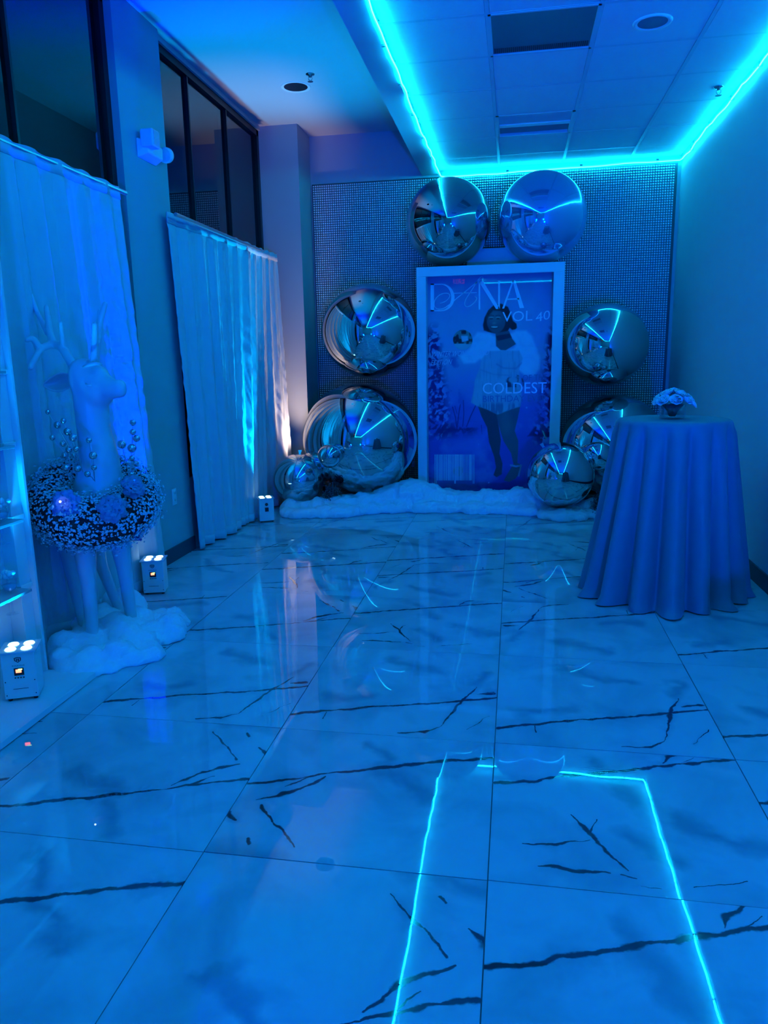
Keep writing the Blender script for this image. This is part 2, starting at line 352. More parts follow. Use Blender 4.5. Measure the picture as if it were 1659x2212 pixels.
# ceilings
struct('ceiling', MB().box(XL - .2, XS0, YR, YB + .05, ZH, ZH + .12), M_CEIL)
struct('ceiling_soffit', MB().box(XS0, XS1, YR, YB + .05, ZC, ZH + .1), M_CEIL)
tg = struct('ceiling_grid', MB().box(XS1, XR + .02, YR, YB + .05, ZT + .02, ZH + .1), mat('ceiling_void', (.3, .3, .32), .9))
CXs = [XS1, -.18, .43, 1.055, XR]; CYs = [7.50 - .588 * k for k in range(0, 22)]; CYs = [YB] + CYs
for a in CXs[1:-1]: MB().box(a - .012, a + .012, CYs[-1], YB, ZT - .004, ZT + .012).build('grid_bar', M_GRID, tg)
for b in CYs[1:]: MB().box(XS1, XR, b - .012, b + .012, ZT - .003, ZT + .012).build('grid_bar', M_GRID, tg)
ctm = {}
for j in range(len(CYs) - 1):
    for i in range(4):
        if (i == 1 and j in (5, 2)): continue
        x0, x1, y1, y0 = CXs[i], CXs[i + 1], CYs[j], CYs[j + 1]
        key = (round(x1 - x0, 3), round(y1 - y0, 3))
        if key not in ctm:
            w_, h_ = key[0] / 2 - .008, key[1] / 2 - .008
            bb = MB().add([(-w_, -h_, .02), (w_, -h_, .02), (w_, h_, .02), (-w_, h_, .02), (-w_ + .006, -h_ + .006, 0), (w_ - .006, -h_ + .006, 0), (w_ - .006, h_ - .006, 0), (-w_ + .006, h_ - .006, 0)],
                          [(4, 7, 6, 5), (0, 1, 2, 3), (0, 4, 5, 1), (1, 5, 6, 2), (2, 6, 7, 3), (3, 7, 4, 0)])
            ctm[key] = bb.mesh('ceiling_tile'); ctm[key].materials.append(M_TILE)
        o = bpy.data.objects.new('ceiling_tile', ctm[key]); C.objects.link(o); o.parent = tg
        o.location = ((x0 + x1) / 2, (y0 + y1) / 2, ZT - .002 + rt.uniform(-.002, .002))
# ================================================================== CEILING FIXTURES
# return air grille
g = thing('return_air_grille', 'large dark perforated return air grille in the tiled ceiling', 'vent', (.125, 4.854, ZT))
MB().box(-.30, .30, -.292, .292, .004, .012).build('perforated_face', mat('perforated_steel', (.20, .21, .23), .5, metal=.3, bump=.6, bscale=400), g)
fr = MB()
for a in ((-.303, .303, -.294, -.278), (-.303, .303, .278, .294), (-.303, -.287, -.294, .294), (.287, .303, -.294, .294)): fr.box(a[0], a[1], a[2], a[3], -.006, .012)
fr.build('frame', M_GRID, g)
holes = MB()
for i in range(46):
    for j in range(8):
        x = -.275 + i * .0122; y = .20 + j * .009
        holes.box(x - .0035, x + .0035, y - .003, y + .003, .001, .0045)
h = holes.build('perforation', M_BLACK, g); h['kind'] = 'stuff'
# slot diffuser
g = thing('slot_diffuser', 'unlit two-slot air diffuser panel in the tiled ceiling', 'vent', (.125, 6.618, ZT))
MB().box(-.30, .30, -.29, .29, .05, .06).build('backing', mat('diffuser_back', (.30, .31, .33), .7), g)
fr = MB()
for a in ((-.303, .303, -.294, -.27), (-.303, .303, .27, .294), (-.303, -.28, -.294, .294), (.28, .303, -.294, .294)): fr.box(a[0], a[1], a[2], a[3], -.006, .055)
fr.build('frame', M_GRID, g)
MB().box(-.28, .28, -.035, .03, -.004, .02).build('divider_bar', M_WHITE, g)
MB().add([(-.28, .03, .006), (.28, .03, .006), (.28, .27, .045), (-.28, .27, .045), (-.28, .03, .010), (.28, .03, .010), (.28, .27, .049), (-.28, .27, .049)], [(0, 3, 2, 1), (4, 5, 6, 7), (0, 1, 5, 4), (2, 3, 7, 6)]).build('blade', mat('diffuser_blade', (.46, .48, .51), .6), g)
MB().add([(-.28, -.27, .012), (.28, -.27, .012), (.28, -.035, .004), (-.28, -.035, .004), (-.28, -.27, .016), (.28, -.27, .016), (.28, -.035, .008), (-.28, -.035, .008)], [(0, 3, 2, 1), (4, 5, 6, 7), (0, 1, 5, 4), (2, 3, 7, 6)]).build('blade', mat('diffuser_blade2', (.60, .62, .65), .6), g)
# ceiling speaker
g = thing('ceiling_speaker', 'round recessed ceiling speaker with pale rim near the large grille', 'speaker', (.737, 4.855, ZT - .004))
MB().lathe([(.082, -.002), (.090, -.007), (.104, -.007), (.108, 0), (.108, .01)], 40).build('rim', M_WHITE, g, True)
MB().lathe([(.001, -.004), (.06, -.005), (.084, -.001)], 36).build('grille', mat('speaker_mesh', (.24, .25, .28), .6, bump=.5, bscale=500), g, True)
def sprinkler(loc, label):
    g = thing('fire_sprinkler', label, 'sprinkler', loc)
    MB().lathe([(.036, 0), (.034, -.006), (.014, -.009), (.012, -.022), (.001, -.022)], 20).build('escutcheon', mat('chrome_trim', (.55, .56, .58), .2, metal=1), g, True)
    MB().tube([(.012, 0, -.018), (.016, 0, -.035), (0, 0, -.052)], .003, 6).tube([(-.012, 0, -.018), (-.016, 0, -.035), (0, 0, -.052)], .003, 6).build('frame_arms', MATS['chrome_trim'], g)
    MB().lathe([(.001, -.052), (.022, -.053), (.022, -.056), (.001, -.057)], 16).build('deflector', MATS['chrome_trim'], g)
sprinkler((1.388, 6.044, ZT - .004), 'small chrome fire sprinkler in the tiled ceiling by the wall')
sprinkler((-1.648, 6.303, ZH), 'small chrome fire sprinkler on the plain raised ceiling near the downlight')
g = thing('recessed_downlight', 'unlit round recessed downlight in the plain raised ceiling', 'ceiling light', (-1.84, 6.55, ZH))
MB().lathe([(.098, -.001), (.116, -.007), (.124, -.005), (.125, .0)], 40).build('trim_ring', M_WHITE, g, True)
MB().lathe([(.099, -.002), (.085, -.0015), (.02, -.0012), (.001, -.0011)], 40).build('baffle', mat('downlight_baffle', (.015, .016, .02), .25, metal=.4), g, True)
# ================================================================== LED STRIP
led = thing('led_strip_light', 'glowing cyan neon rope light running around the tiled ceiling edge', 'led strip', (0, 0, ZC))
def wob(n, amp, seed):
    r = np.random.RandomState(seed); k = r.randn(n); k = np.convolve(k, [.25, .5, .25], 'same'); return k * amp
path = []
ys = np.arange(-4.0, 7.86, .09); a, b = wob(len(ys), .009, 1), wob(len(ys), .006, 2)
for y, p, q in zip(ys, a, b): path.append((XS1 + .012 + p + .02 * max(0, (y - 7.4)) , y, -.004 + q))
path.append((-.755, 7.868, -.025))
xs = np.arange(-.70, 1.47, .10); a, b = wob(len(xs), .003, 3), wob(len(xs), .006, 4)
for x, p, q in zip(xs, a, b): path.append((x, 7.868 + p, -.026 + q + .012 * x))
path.append((1.50, 7.86, -.012))
ys = np.arange(7.80, -4.0, -.09); a, b = wob(len(ys), .004, 5), wob(len(ys), .011, 6)
for y, p, q in zip(ys, a, b): path.append((1.512 + min(p, .004), y, -.014 + q + (.0 if y > 6 else .01)))
path.append((1.50, -4.02, -.01))
for x in np.arange(1.42, -.74, -.1): path.append((x, -4.03, -.012))
path.append((XS1 + .014, -4.0, -.005))
M_LED = lit('led_neon', LED_COL, LED_POWER)
MB().tube(path, .008, 8).build('neon_tube', M_LED, led, True)
MB().tube([(p[0] + (.0045 if k < 133 else (0 if k < 156 else -.0045)), p[1] - (.0045 if 131 < k < 157 else 0), p[2] - .0055) for k, p in enumerate(path)], .0030, 6).build('added_core_glow', lit('led_core_glow', (.45, 1, 1), 1.3), led, True)  # thin glowing tube added outside the neon to whiten its centre line
cm = MB().box(-.012, .012, -.006, .006, -.014, .016).mesh('mounting_clip')
for k in range(6, len(path) - 30, 7):
    o = obj('mounting_clip', cm, mat('clear_clip', (.05, .12, .16), .4), led, path[k]); o.location.z += .006
    o.location.x += -.012 if k < 130 else (0 if k < 156 else .004)
# ================================================================== UPLIGHTS
def uplight(label, loc, rz, col, watts, size=math.radians(62), lens_col=(.55, 1, 1), lens_s=3.5, back=False, tilt=(0, 0), blend=.9, sc=1.0):
    g = thing('battery_uplight', label, 'stage light', loc, rz, 'white battery uplights on the floor')
    w_, d_, h_ = .066, .062, .215
    bd = MB().box(-w_, w_, -d_, d_, .012, h_).build('housing', M_WPLAS, g); bevel(bd, .004)
    for sx in (-1, 1):
        for sy in (-1, 1): MB().lathe([(.008, 0), (.010, .012)], 10, Matrix.Translation((sx * .05, sy * .045, 0)), cap=True).build('foot', M_BLACK, g)
    tp = MB().box(-w_ - .008, w_ + .008, -d_ - .008, d_ + .008, h_, h_ + .006).build('top_plate', mat('clear_top_plate', (.5, .62, .7), .1), g)
    L = lit('lens_%.2f_%.2f_%.2f' % lens_col, lens_col, lens_s)
    for sx in (-1, 1):
        for sy in (-1, 1): MB().lathe([(.001, .007), (.020, .006), (.023, .0)], 16, Matrix.Translation((sx * .031, sy * .029, h_ + .0055))).build('lens', L, g, True)
    F = -d_ - .0012
    if back:
        MB().lathe([(.001, 0), (.014, 0), (.014, .003), (.001, .003)], 16, Matrix.Translation((0, F, .165)) @ Matrix.Rotation(math.pi / 2, 4, 'X')).build('power_switch', M_BLACK, g)
        MB().box(-.016, .016, F - .002, F + .002, .100, .136).build('power_socket', M_BLACK, g)
    else:
        ink = mat('dark_print', (.01, .012, .03), .5)
        sh = MB(); pts = [(-.014, .194), (0, .197), (.014, .194), (.013, .182), (.0, .172), (-.013, .182)]
        inn = [(x * .72, .1845 + (z - .1845) * .72) for x, z in pts]
        v = [(x, F, z) for x, z in pts] + [(x, F, z) for x, z in inn]
        sh.add(v, [(k, (k + 1) % 6, 6 + (k + 1) % 6, 6 + k) for k in range(6)])
        sh.box(-.006, -.003, F - .0003, F, .179, .190).box(-.006, .005, F - .0003, F, .1875, .190).box(.003, .006, F - .0003, F, .184, .190).box(-.004, .005, F - .0003, F, .183, .1853).box(.002, .0055, F - .0003, F, .179, .184)
        sh.build('shield_logo', ink, g)
        tx = text_mesh('ROCKVILLE', -.024, .024, .157, .163, F - .0004); obj('lettering', tx, ink, g)
        MB().box(-.019, .019, F - .001, F + .001, .116, .148).build('display', M_BLACK, g)
        MB().box(-.012, .010, F - .0016, F - .001, .128, .143).build('display_digits', lit('red_digits', (1, .16, .08), 5.0), g)
        MB().box(-.002, .014, F - .0017, F - .0011, .140, .145).build('display_digits', lit('green_digits', (.5, 1, .3), 3.0), g)
        for k in range(4): MB().lathe([(.003, 0), (.003, .002)], 8, Matrix.Translation((-.0165 + k * .011, F, .106)) @ Matrix.Rotation(math.pi / 2, 4, 'X'), cap=True).build('button', M_BLACK, g)
        MB().box(-.03, .03, F - .0003, F, .055, .057).build('label_line', ink, g)
        for sx in (-1, 1):
            for z in (.03, .09): MB().lathe([(.0025, 0), (.0025, .001)], 8, Matrix.Translation((sx * .057, F, z)) @ Matrix.Rotation(math.pi / 2, 4, 'X'), cap=True).build('screw', ink, g)
    ld = bpy.data.lights.new('uplight_beam', 'SPOT'); ld.color = col; ld.energy = watts; ld.spot_size = size; ld.spot_blend = blend; ld.shadow_soft_size = .035
    lo = bpy.data.objects.new('uplight_beam', ld); C.objects.link(lo); lo.parent = g; lo.location = (0, 0, h_ + .05); lo.rotation_euler = (Matrix.Rotation(-rz, 3, 'Z') @ Vector((tilt[0], tilt[1], 1))).to_track_quat('-Z', 'Y').to_euler()
    return g
def text_mesh(body, x0, x1, z0, z1, y, shear=0.0, rise=0.0):
    cu = bpy.data.curves.new('t', 'FONT'); cu.body = body; cu.size = 1; cu.shear = 0; cu.resolution_u = 3
    o = bpy.data.objects.new('t', cu); C.objects.link(o)
    dg = bpy.context.evaluated_depsgraph_get(); me = bpy.data.meshes.new_from_object(o.evaluated_get(dg))
    bpy.data.objects.remove(o); bpy.data.curves.remove(cu)
    n = len(me.vertices); co = np.empty(n * 3); me.vertices.foreach_get('co', co); co = co.reshape(-1, 3)
    mn, mx_ = co.min(0), co.max(0); u = (co[:, 0] - mn[0]) / (mx_[0] - mn[0]); v = (co[:, 1] - mn[1]) / (mx_[1] - mn[1])
    out = np.stack([x0 + u * (x1 - x0) + shear * (v) * (z1 - z0), np.full(n, y), z0 + v * (z1 - z0) + rise * u], 1)
    me.vertices.foreach_set('co', out.ravel()); me.update(); return me
uplight('white uplight standing on the champagne wall platform', (-2.060, 2.665, .032), math.radians(24), (0, .34, 1), 270, lens_col=(.45, 1, 1), tilt=(-.02, 0))
uplight('added unseen uplight on the platform farther along the champagne wall, away from the deer', (-2.06, 1.70, .032), math.radians(80), (0, .34, 1), 270, lens_col=(.45, 1, 1), tilt=(-.02, 0))  # out-of-view lamp added to brighten the shelves and their floor reflection
uplight('white uplight on the floor beside the deer and the first curtain', (-2.228, 4.205, 0), math.radians(16), DEEP, 850, size=math.radians(52), lens_col=(.45, .8, 1), tilt=(.0, -.03))
uplight('white uplight with black socket side showing against the pleated curtain', (-2.215, 6.33, 0), math.radians(28), CYAN, 480, size=math.radians(54), lens_col=(.5, 1, 1), back=True, tilt=(.08, -.06))
uplight('white uplight hidden between the column, curtain end and iridescent balloon', (-2.135, 7.245, 0), math.radians(20), WARM, 110, size=math.radians(54), lens_col=(1, .9, .8), tilt=(-.08, .02))
for k, (x, y, wf, ty) in enumerate(((-1.85, -.75, .15, 1.0), (1.15, .25, .65, 1.1), (-2.15, -2.6, .55, 1.9), (1.1, -3.2, 1.6, 1.9))):
    uplight('added unseen blue fill uplight in the hall opposite the backdrop', (x, y, 0), math.radians(180), BLUE, REAR_FILL_W * wf, size=math.radians(90), lens_col=(.1, .4, 1), tilt=(0, ty), blend=1.0)  # unseen lamps added to fill the room with blue ambient light
# ================================================================== EXIT SIGN (mirrored in the poster)
g = thing('exit_sign', 'hanging exit sign with red letters facing the backdrop', 'exit sign', (-1.10, .0, 2.80))
bevel(MB().box(-.16, .16, -.025, .025, 0, .20).build('housing', M_BLACK, g), .004)
me = text_mesh('EXIT', -.12, .12, .04, .16, 0); o = obj('lettering', me, lit('exit_red', (1, .10, .12), 3.0), g); o.location = (0, .0262, 0); o.rotation_euler = (0, 0, math.pi)
MB().tube([(0, 0, .2), (0, 0, ZH - 2.80)], .008, 8).build('hanger', M_WHITE, g)
# ================================================================== BACKDROP
bd = thing('sequin_backdrop', 'silver rhinestone mesh sheet covering the back wall', 'backdrop', (0, 7.90, 0))
SX0, SX1, SZ = -2.085, 1.49, 3.205
MB().box(SX0 - .004, SX1 + .004, .004, .008, .01, SZ).build('mesh_sheet', M_SHEET, bd)
pit = .0228; nx = int((SX1 - SX0) / pit); nz = int((SZ - .05) / pit)
def vnoise(x, y, f, seed):
    r = np.random.RandomState(seed); G = r.rand(64, 64); X = x * f + 7; Y = y * f + 7
    i = np.floor(X).astype(int); j = np.floor(Y).astype(int); u = X - i; v = Y - j; u = u * u * (3 - 2 * u); v = v * v * (3 - 2 * v)
    a = G[i % 64, j % 64]; b = G[(i + 1) % 64, j % 64]; c = G[i % 64, (j + 1) % 64]; d = G[(i + 1) % 64, (j + 1) % 64]
    return (a * (1 - u) + b * u) * (1 - v) + (c * (1 - u) + d * u) * v
ii, kk = np.meshgrid(np.arange(nx), np.arange(nz)); px = (SX0 + (ii + .5) * pit).ravel(); pz = (.05 + (kk + .5) * pit).ravel()
rr = np.random.RandomState(5); N = len(px); h = .0080
tx = (vnoise(px, pz, 1.3, 1) - .5) * .012 + (vnoise(px, pz, 5, 2) - .5) * .010 + rr.randn(N) * .0025
tz = (vnoise(px, pz, 1.1, 3) - .5) * .012 + (vnoise(px, pz, 4, 4) - .5) * .010 + rr.randn(N) * .0025
t = .0045
V = np.zeros((N, 8, 3)); q = np.array([[-1, -1], [1, -1], [1, 1], [-1, 1]])
for c_ in range(4):
    V[:, c_, 0] = px + q[c_, 0] * h; V[:, c_, 2] = pz + q[c_, 1] * h; V[:, c_, 1] = .003
    V[:, 4 + c_, 0] = px + q[c_, 0] * t; V[:, 4 + c_, 2] = pz + q[c_, 1] * t; V[:, 4 + c_, 1] = -.004 - q[c_, 0] * tx * .45 - q[c_, 1] * tz * .45
F = np.array([[0, 1, 5, 4], [1, 2, 6, 5], [2, 3, 7, 6], [3, 0, 4, 7], [4, 5, 6, 7]])
FF = (np.arange(N)[:, None, None] * 8 + F[None]).reshape(-1, 4)
me = bpy.data.meshes.new('rhinestones'); me.vertices.add(N * 8); me.vertices.foreach_set('co', V.ravel())
me.loops.add(len(FF) * 4); me.loops.foreach_set('vertex_index', FF.ravel()); me.polygons.add(len(FF)); me.polygons.foreach_set('loop_start', np.arange(len(FF)) * 4); me.polygons.foreach_set('loop_total', np.full(len(FF), 4)); me.update(calc_edges=True); me.validate()
o = obj('rhinestones', me, M_STUD, bd); o['kind'] = 'stuff'
# ================================================================== MAGAZINE BOX
FY, PY, BY = 7.30, 7.46, 7.655
FX0, FX1, FZ = -.937, .440, 2.279
mg = thing('magazine_box', 'white life-size magazine cover box with framed winter portrait print', 'photo frame', ((FX0 + FX1) / 2, FY, 0))
ox, oy = (FX0 + FX1) / 2, FY
def mgb(name, x0, x1, y0, y1, z0, z1, m=M_WHITE): return bevel(MB().box(x0 - ox, x1 - ox, y0 - oy, y1 - oy, z0, z1).build(name, m, mg), .004)
mgb('frame_rail', FX0, FX1, FY, FY + .03, FZ - .088, FZ); mgb('frame_rail', FX0, FX1, FY, FY + .03, .0, .10)
mgb('frame_rail', FX0, FX0 + .092, FY - .001, FY + .03, .10, FZ - .088); mgb('frame_rail', FX1 - .098, FX1, FY - .001, FY + .03, .10, FZ - .088)
mgb('side_panel', FX0, FX0 + .02, FY + .03, BY, 0, FZ); mgb('side_panel', FX1 - .02, FX1, FY + .03, BY, 0, FZ)
mgb('top_panel', FX0 + .02, FX1 - .02, FY + .03, BY, FZ - .02, FZ)
mgb('inner_panel', FX0 + .075, FX0 + .090, FY + .03, PY, .1, FZ - .09)
mgb('backing_board', FX0, FX1, PY + .004, PY + .02, 0, FZ); mgb('backing_board', -.48, .14, BY + .022, BY + .036, 1.9, 2.475)
def pc(x, y): return (880 + x / 4.097, 540 + y / 4.097)            # poster sketch coordinates
def pw(x, y, Y=PY):
    p = ony(*pc(x, y), Y); return p
# print raster: colour per vertex of a fine grid
pA, pB = FX0 + .09, FX1 - .025; zA, zB = .05, FZ - .025
gw, gh = 300, 480
gx = np.linspace(pA, pB, gw); gz = np.linspace(zA, zB, gh); GX, GZ = np.meshgrid(gx, gz)
Dv = np.stack([GX, np.full_like(GX, PY), GZ - CAMH], -1) @ RM                  # camera space
QX = (CX + FPX * Dv[..., 0] / Dv[..., 2] - 880) * 4.097; QY = (CY + FPX * Dv[..., 1] / Dv[..., 2] - 540) * 4.097
def inpoly(pts, soft=3.0):
    P = np.array(pts, float); ins = np.zeros(QX.shape, bool); dm = np.full(QX.shape, 1e9)
    for a, b in zip(P, np.roll(P, -1, 0)):
        c = ((a[1] > QY) != (b[1] > QY)) & (QX < (b[0] - a[0]) * (QY - a[1]) / (b[1] - a[1] + 1e-12) + a[0]); ins ^= c
        d = b - a; h_ = np.clip(((QX - a[0]) * d[0] + (QY - a[1]) * d[1]) / (d @ d + 1e-9), 0, 1)
        dm = np.minimum(dm, np.hypot(QX - a[0] - h_ * d[0], QY - a[1] - h_ * d[1]))
    return np.clip(.5 + np.where(ins, dm, -dm) / (2 * soft), 0, 1)
def ell(cx, cy_, rx, ry, soft=.06): return np.clip((1 - np.hypot((QX - cx) / rx, (QY - cy_) / ry)) / soft + .5, 0, 1)
def line(pl, wd):
    dm = np.full(QX.shape, 1e9)
    for a, b in zip(pl[:-1], pl[1:]):
        a = np.array(a, float); d = np.array(b, float) - a; h_ = np.clip(((QX - a[0]) * d[0] + (QY - a[1]) * d[1]) / (d @ d + 1e-9), 0, 1)
        dm = np.minimum(dm, np.hypot(QX - a[0] - h_ * d[0], QY - a[1] - h_ * d[1]))
    return np.clip((wd - dm) / 3 + .5, 0, 1)
def s2l(c): c = np.array(c, float) / 255; return np.where(c < .04045, c / 12.92, ((c + .055) / 1.055) ** 2.4)
WG, WB_ = s2l(110), s2l(215)
def pcol(g_, b_):                                                   # ink reflectance for an observed blue-lit tone
    G = .85 * s2l(g_) / WG; B = .85 * s2l(b_) / WB_; return np.array([.6 * G + .2 * B, G, B]).clip(0, .85)
IM = np.zeros((gh, gw, 3))
def paint(msk, col): 
    global IM
    IM = IM * (1 - msk[..., None]) + (col if np.ndim(col) == 3 else np.array(col)[None, None]) * msk[..., None]
def fb(f, seed, o=4):
    r = 0; a = 1; s_ = 0
    for k in range(o): r = r + a * vnoise(QX, QY, f * 2 ** k, seed + k); s_ += a; a *= .5
    return r / s_
n1 = fb(.006, 20); n2 = fb(.02, 30); n3 = fb(.012, 40)
paint(np.ones_like(QX), pcol(62, 168))
paint(np.clip((QY - 200) / 700, 0, 1) * .8, pcol(82, 182)); paint(np.clip((QY - 900) / 500, 0, 1), pcol(38, 165)); paint(np.clip((QY - 1500) / 150, 0, 1), pcol(30, 158)); paint(np.clip((QY - 1900) / 200, 0, 1), pcol(16, 130))
paint(np.clip((n1 - .45) * 4, 0, 1) * (QY < 900) * .35, pcol(70, 190))
paint(np.clip((n1 - .5) * 5, 0, 1) * (QY > 1050) * .5, pcol(60, 185))
paint(np.clip((n3 - .52) * 8, 0, 1) * np.clip((520 - QX) / 120, 0, 1) * (QY > 900) * (QY < 1500) * .7, pcol(15, 130))
ang = fb(.009, 50)
tl = np.clip((1 - (QX - 200) / (90 + 130 * np.clip((QY - 600) / 900, 0, 1))) * 2.2, 0, 1) * np.clip((QY - 620) / 150, 0, 1) * np.clip((1700 - QY) / 80, 0, 1)
st = np.sin((QY * .05 + QX * .05) + ang * 22) * .6 + (fb(.03, 80) - .5) * 3
paint(tl * np.clip((st + n2 * 2 - .75) * 3, 0, 1), pcol(4, 95)); paint(tl * np.clip((-st + n2 * 2 - 1.45) * 3, 0, 1), pcol(70, 190))
tr_ = np.clip((1 - (1300 - QX) / (70 + 130 * np.clip((QY - 650) / 900, 0, 1))) * 2.2, 0, 1) * np.clip((QY - 640) / 120, 0, 1) * np.clip((1740 - QY) / 60, 0, 1)
st = np.sin((QY * .05 - QX * .05) + ang * 22) * .6 + (fb(.03, 90) - .5) * 3
paint(tr_ * np.clip((st + n2 * 2 - .65) * 3, 0, 1), pcol(3, 85)); paint(tr_ * np.clip((-st + n2 * 2 - 1.45) * 3, 0, 1), pcol(66, 185))
paint(np.clip((n2 - .40) * 6, 0, 1) * np.clip(1 - np.abs(QY - 1590) / 90, 0, 1) * np.clip((680 - QX) / 120, 0, 1), pcol(3, 90))
for pl, wd in (([(400, 1390), (425, 1480), (440, 1590)], 5), ([(468, 1370), (455, 1450), (440, 1570)], 5), ([(495, 1330), (500, 1450), (490, 1560)], 4), ([(605, 1375), (560, 1470), (525, 1560)], 5), ([(440, 1450), (420, 1380)], 3), ([(655, 1550), (660, 1630)], 3)): paint(line(pl, wd) * .9, pcol(4, 95))
paint(inpoly([(400, 1690), (720, 1610), (700, 1720), (640, 1800), (380, 1800)], 40) * .6, pcol(52, 185))
paint(inpoly([(1130, 1560), (1250, 1580), (1250, 1640), (1060, 1650)], 8) * (n2 > .45), pcol(2, 80))
# figure
skin, skin2 = pcol(34, 86), pcol(22, 70)
paint(inpoly([(615, 1360), (790, 1430), (815, 1600), (828, 1680), (815, 1800), (842, 1890), (835, 1985), (790, 2012), (762, 1992), (785, 1925), (768, 1830), (722, 1700), (705, 1570), (655, 1470)]), skin2)
paint(inpoly([(780, 1430), (1000, 1380), (975, 1500), (950, 1600), (982, 1690), (980, 1770), (975, 1885), (1008, 1905), (1000, 1960), (960, 2022), (900, 2052), (853, 2042), (880, 1990), (938, 1895), (918, 1800), (850, 1690), (822, 1600)]), skin)
paint(ell(870, 1520, 50, 110, .9) * .35, pcol(55, 115)); paint(line([(915, 1905), (960, 1915), (1005, 1908)], 8), pcol(70, 170)); paint(line([(1005, 1910), (985, 2000)], 7), pcol(60, 150))
paint(inpoly([(830, 474), (765, 485), (715, 533), (682, 598), (668, 665), (676, 712), (718, 728), (800, 745), (880, 735), (905, 690), (925, 708), (955, 705), (972, 688), (966, 652), (935, 625), (915, 560), (890, 503)], 4), pcol(6, 40))
fur = inpoly([(575, 790), (620, 728), (720, 735), (780, 770), (785, 850), (860, 890), (940, 870), (965, 830), (905, 748), (960, 715), (1050, 712), (1105, 765), (1140, 870), (1172, 950), (1165, 1050), (1125, 1110), (1040, 1112), (985, 1060), (720, 985), (640, 965), (600, 1000), (500, 1005), (462, 940), (520, 905), (560, 860)], 12)
paint(fur, pcol(102, 208)); paint(fur * np.clip((n2 - .5) * 3, 0, 1) * .4, pcol(86, 190))
dress = inpoly([(715, 895), (860, 890), (990, 890), (1022, 960), (985, 1060), (1000, 1150), (1012, 1270), (1000, 1385), (930, 1405), (800, 1455), (700, 1408), (610, 1378), (565, 1350), (585, 1250), (600, 1150), (640, 1050), (660, 960)], 6)
strk = vnoise(QX, QY * .12, .09, 61); paint(dress, pcol(84, 178)); paint(dress * np.clip((strk - .5) * 3, 0, 1) * .45, pcol(55, 140)); paint(dress * np.clip((QY - 1340) / 30, 0, 1) * np.clip((strk - .35) * 4, 0, 1) * .8, pcol(45, 120))
paint(line([(790, 1010), (850, 1045), (960, 1050), (1010, 1000)], 7) * .5, pcol(50, 140)); paint(line([(650, 1060), (760, 1100), (900, 1110)], 6) * .4, pcol(55, 145))
paint(inpoly([(780, 735), (900, 715), (925, 780), (962, 832), (870, 888), (825, 886), (785, 850)]), skin)
paint(inpoly([(783, 760), (905, 738), (925, 775), (800, 805)]), pcol(10, 58))
paint(ell(785, 622, 84, 112), skin); paint(ell(770, 590, 55, 60, .9) * .45, pcol(58, 122))
paint(inpoly([(700, 640), (705, 560), (760, 505), (860, 505), (905, 560), (880, 600), (830, 540), (760, 535), (715, 590)], 6), pcol(6, 40))
for ex in (742, 803):
    paint(ell(ex, 600, 22, 8, .5), pcol(72, 135)); paint(ell(ex, 608, 19, 6, .4), pcol(8, 45)); paint(line([(ex - 22, 583), (ex, 576), (ex + 22, 582)], 3), pcol(10, 50))
paint(ell(768, 648, 18, 10, .5) * .6, pcol(60, 120)); paint(ell(770, 684, 38, 13, .3), pcol(18, 60)); paint(ell(770, 681, 30, 7, .3), pcol(95, 170))
ball = ell(490, 795, 86, 88, .05); paint(ball, pcol(60, 115)); paint(ball * np.clip((vnoise(QX, QY, .045, 71) - .45) * 8, 0, 1), pcol(12, 45)); paint(ball * (QY > 830), pcol(84, 170)); paint(inpoly([(475, 760), (535, 760), (540, 800), (485, 815)], 4), pcol(95, 190))
hb = ell(945, 1180, 88, 80, .05); paint(hb * np.clip((n2 - .38) * 6, 0, 1), pcol(10, 60)); paint(hb * (QY > 1215) * .6, pcol(84, 175)); paint(ell(935, 1150, 40, 25, .4), pcol(80, 170))
paint(inpoly([(345, 1990), (590, 1990), (610, 2110), (330, 2110)], 30) * .5, pcol(40, 120)); paint(ell(455, 1960, 50, 45, .3) * (strk > .45), pcol(4, 40))
for (x, y, r_) in ((1055, 1395, 8), (1020, 1310, 5), (350, 1400, 5), (300, 1160, 6), (720, 2060, 6), (630, 1720, 4)): paint(ell(x, y, r_, r_, .6), pcol(70, 195))
me = bpy.data.meshes.new('portrait_print'); vv = np.stack([GX - ox, np.full_like(GX, PY - oy), GZ], -1).reshape(-1, 3)
idx = np.arange(gh * gw).reshape(gh, gw); fq = np.stack([idx[:-1, :-1], idx[:-1, 1:], idx[1:, 1:], idx[1:, :-1]], -1).reshape(-1, 4)
me.vertices.add(len(vv)); me.vertices.foreach_set('co', vv.ravel()); me.loops.add(len(fq) * 4); me.loops.foreach_set('vertex_index', fq.ravel()); me.polygons.add(len(fq)); me.polygons.foreach_set('loop_start', np.arange(len(fq)) * 4); me.polygons.foreach_set('loop_total', np.full(len(fq), 4)); me.update(calc_edges=True)
ca = me.color_attributes.new('ink', 'FLOAT_COLOR', 'POINT'); ca.data.foreach_set('color', np.concatenate([IM.reshape(-1, 3), np.ones((gh * gw, 1))], 1).ravel().astype(np.float32))
M_PRINT = mat('glossy_print', (.5, .5, .5), .30, spec=.1, coat=.7, bump=.02, bscale=5, coatrough=.02)
at = M_PRINT.node_tree.nodes.new('ShaderNodeVertexColor'); at.layer_name = 'ink'; M_PRINT.node_tree.links.new(at.outputs[0], M_PRINT.node_tree.nodes['Principled BSDF'].inputs['Base Color'])
pr = obj('portrait_print', me, M_PRINT, mg); pr['label'] = 'glossy print of a smiling woman in white fur in a snowy wood'
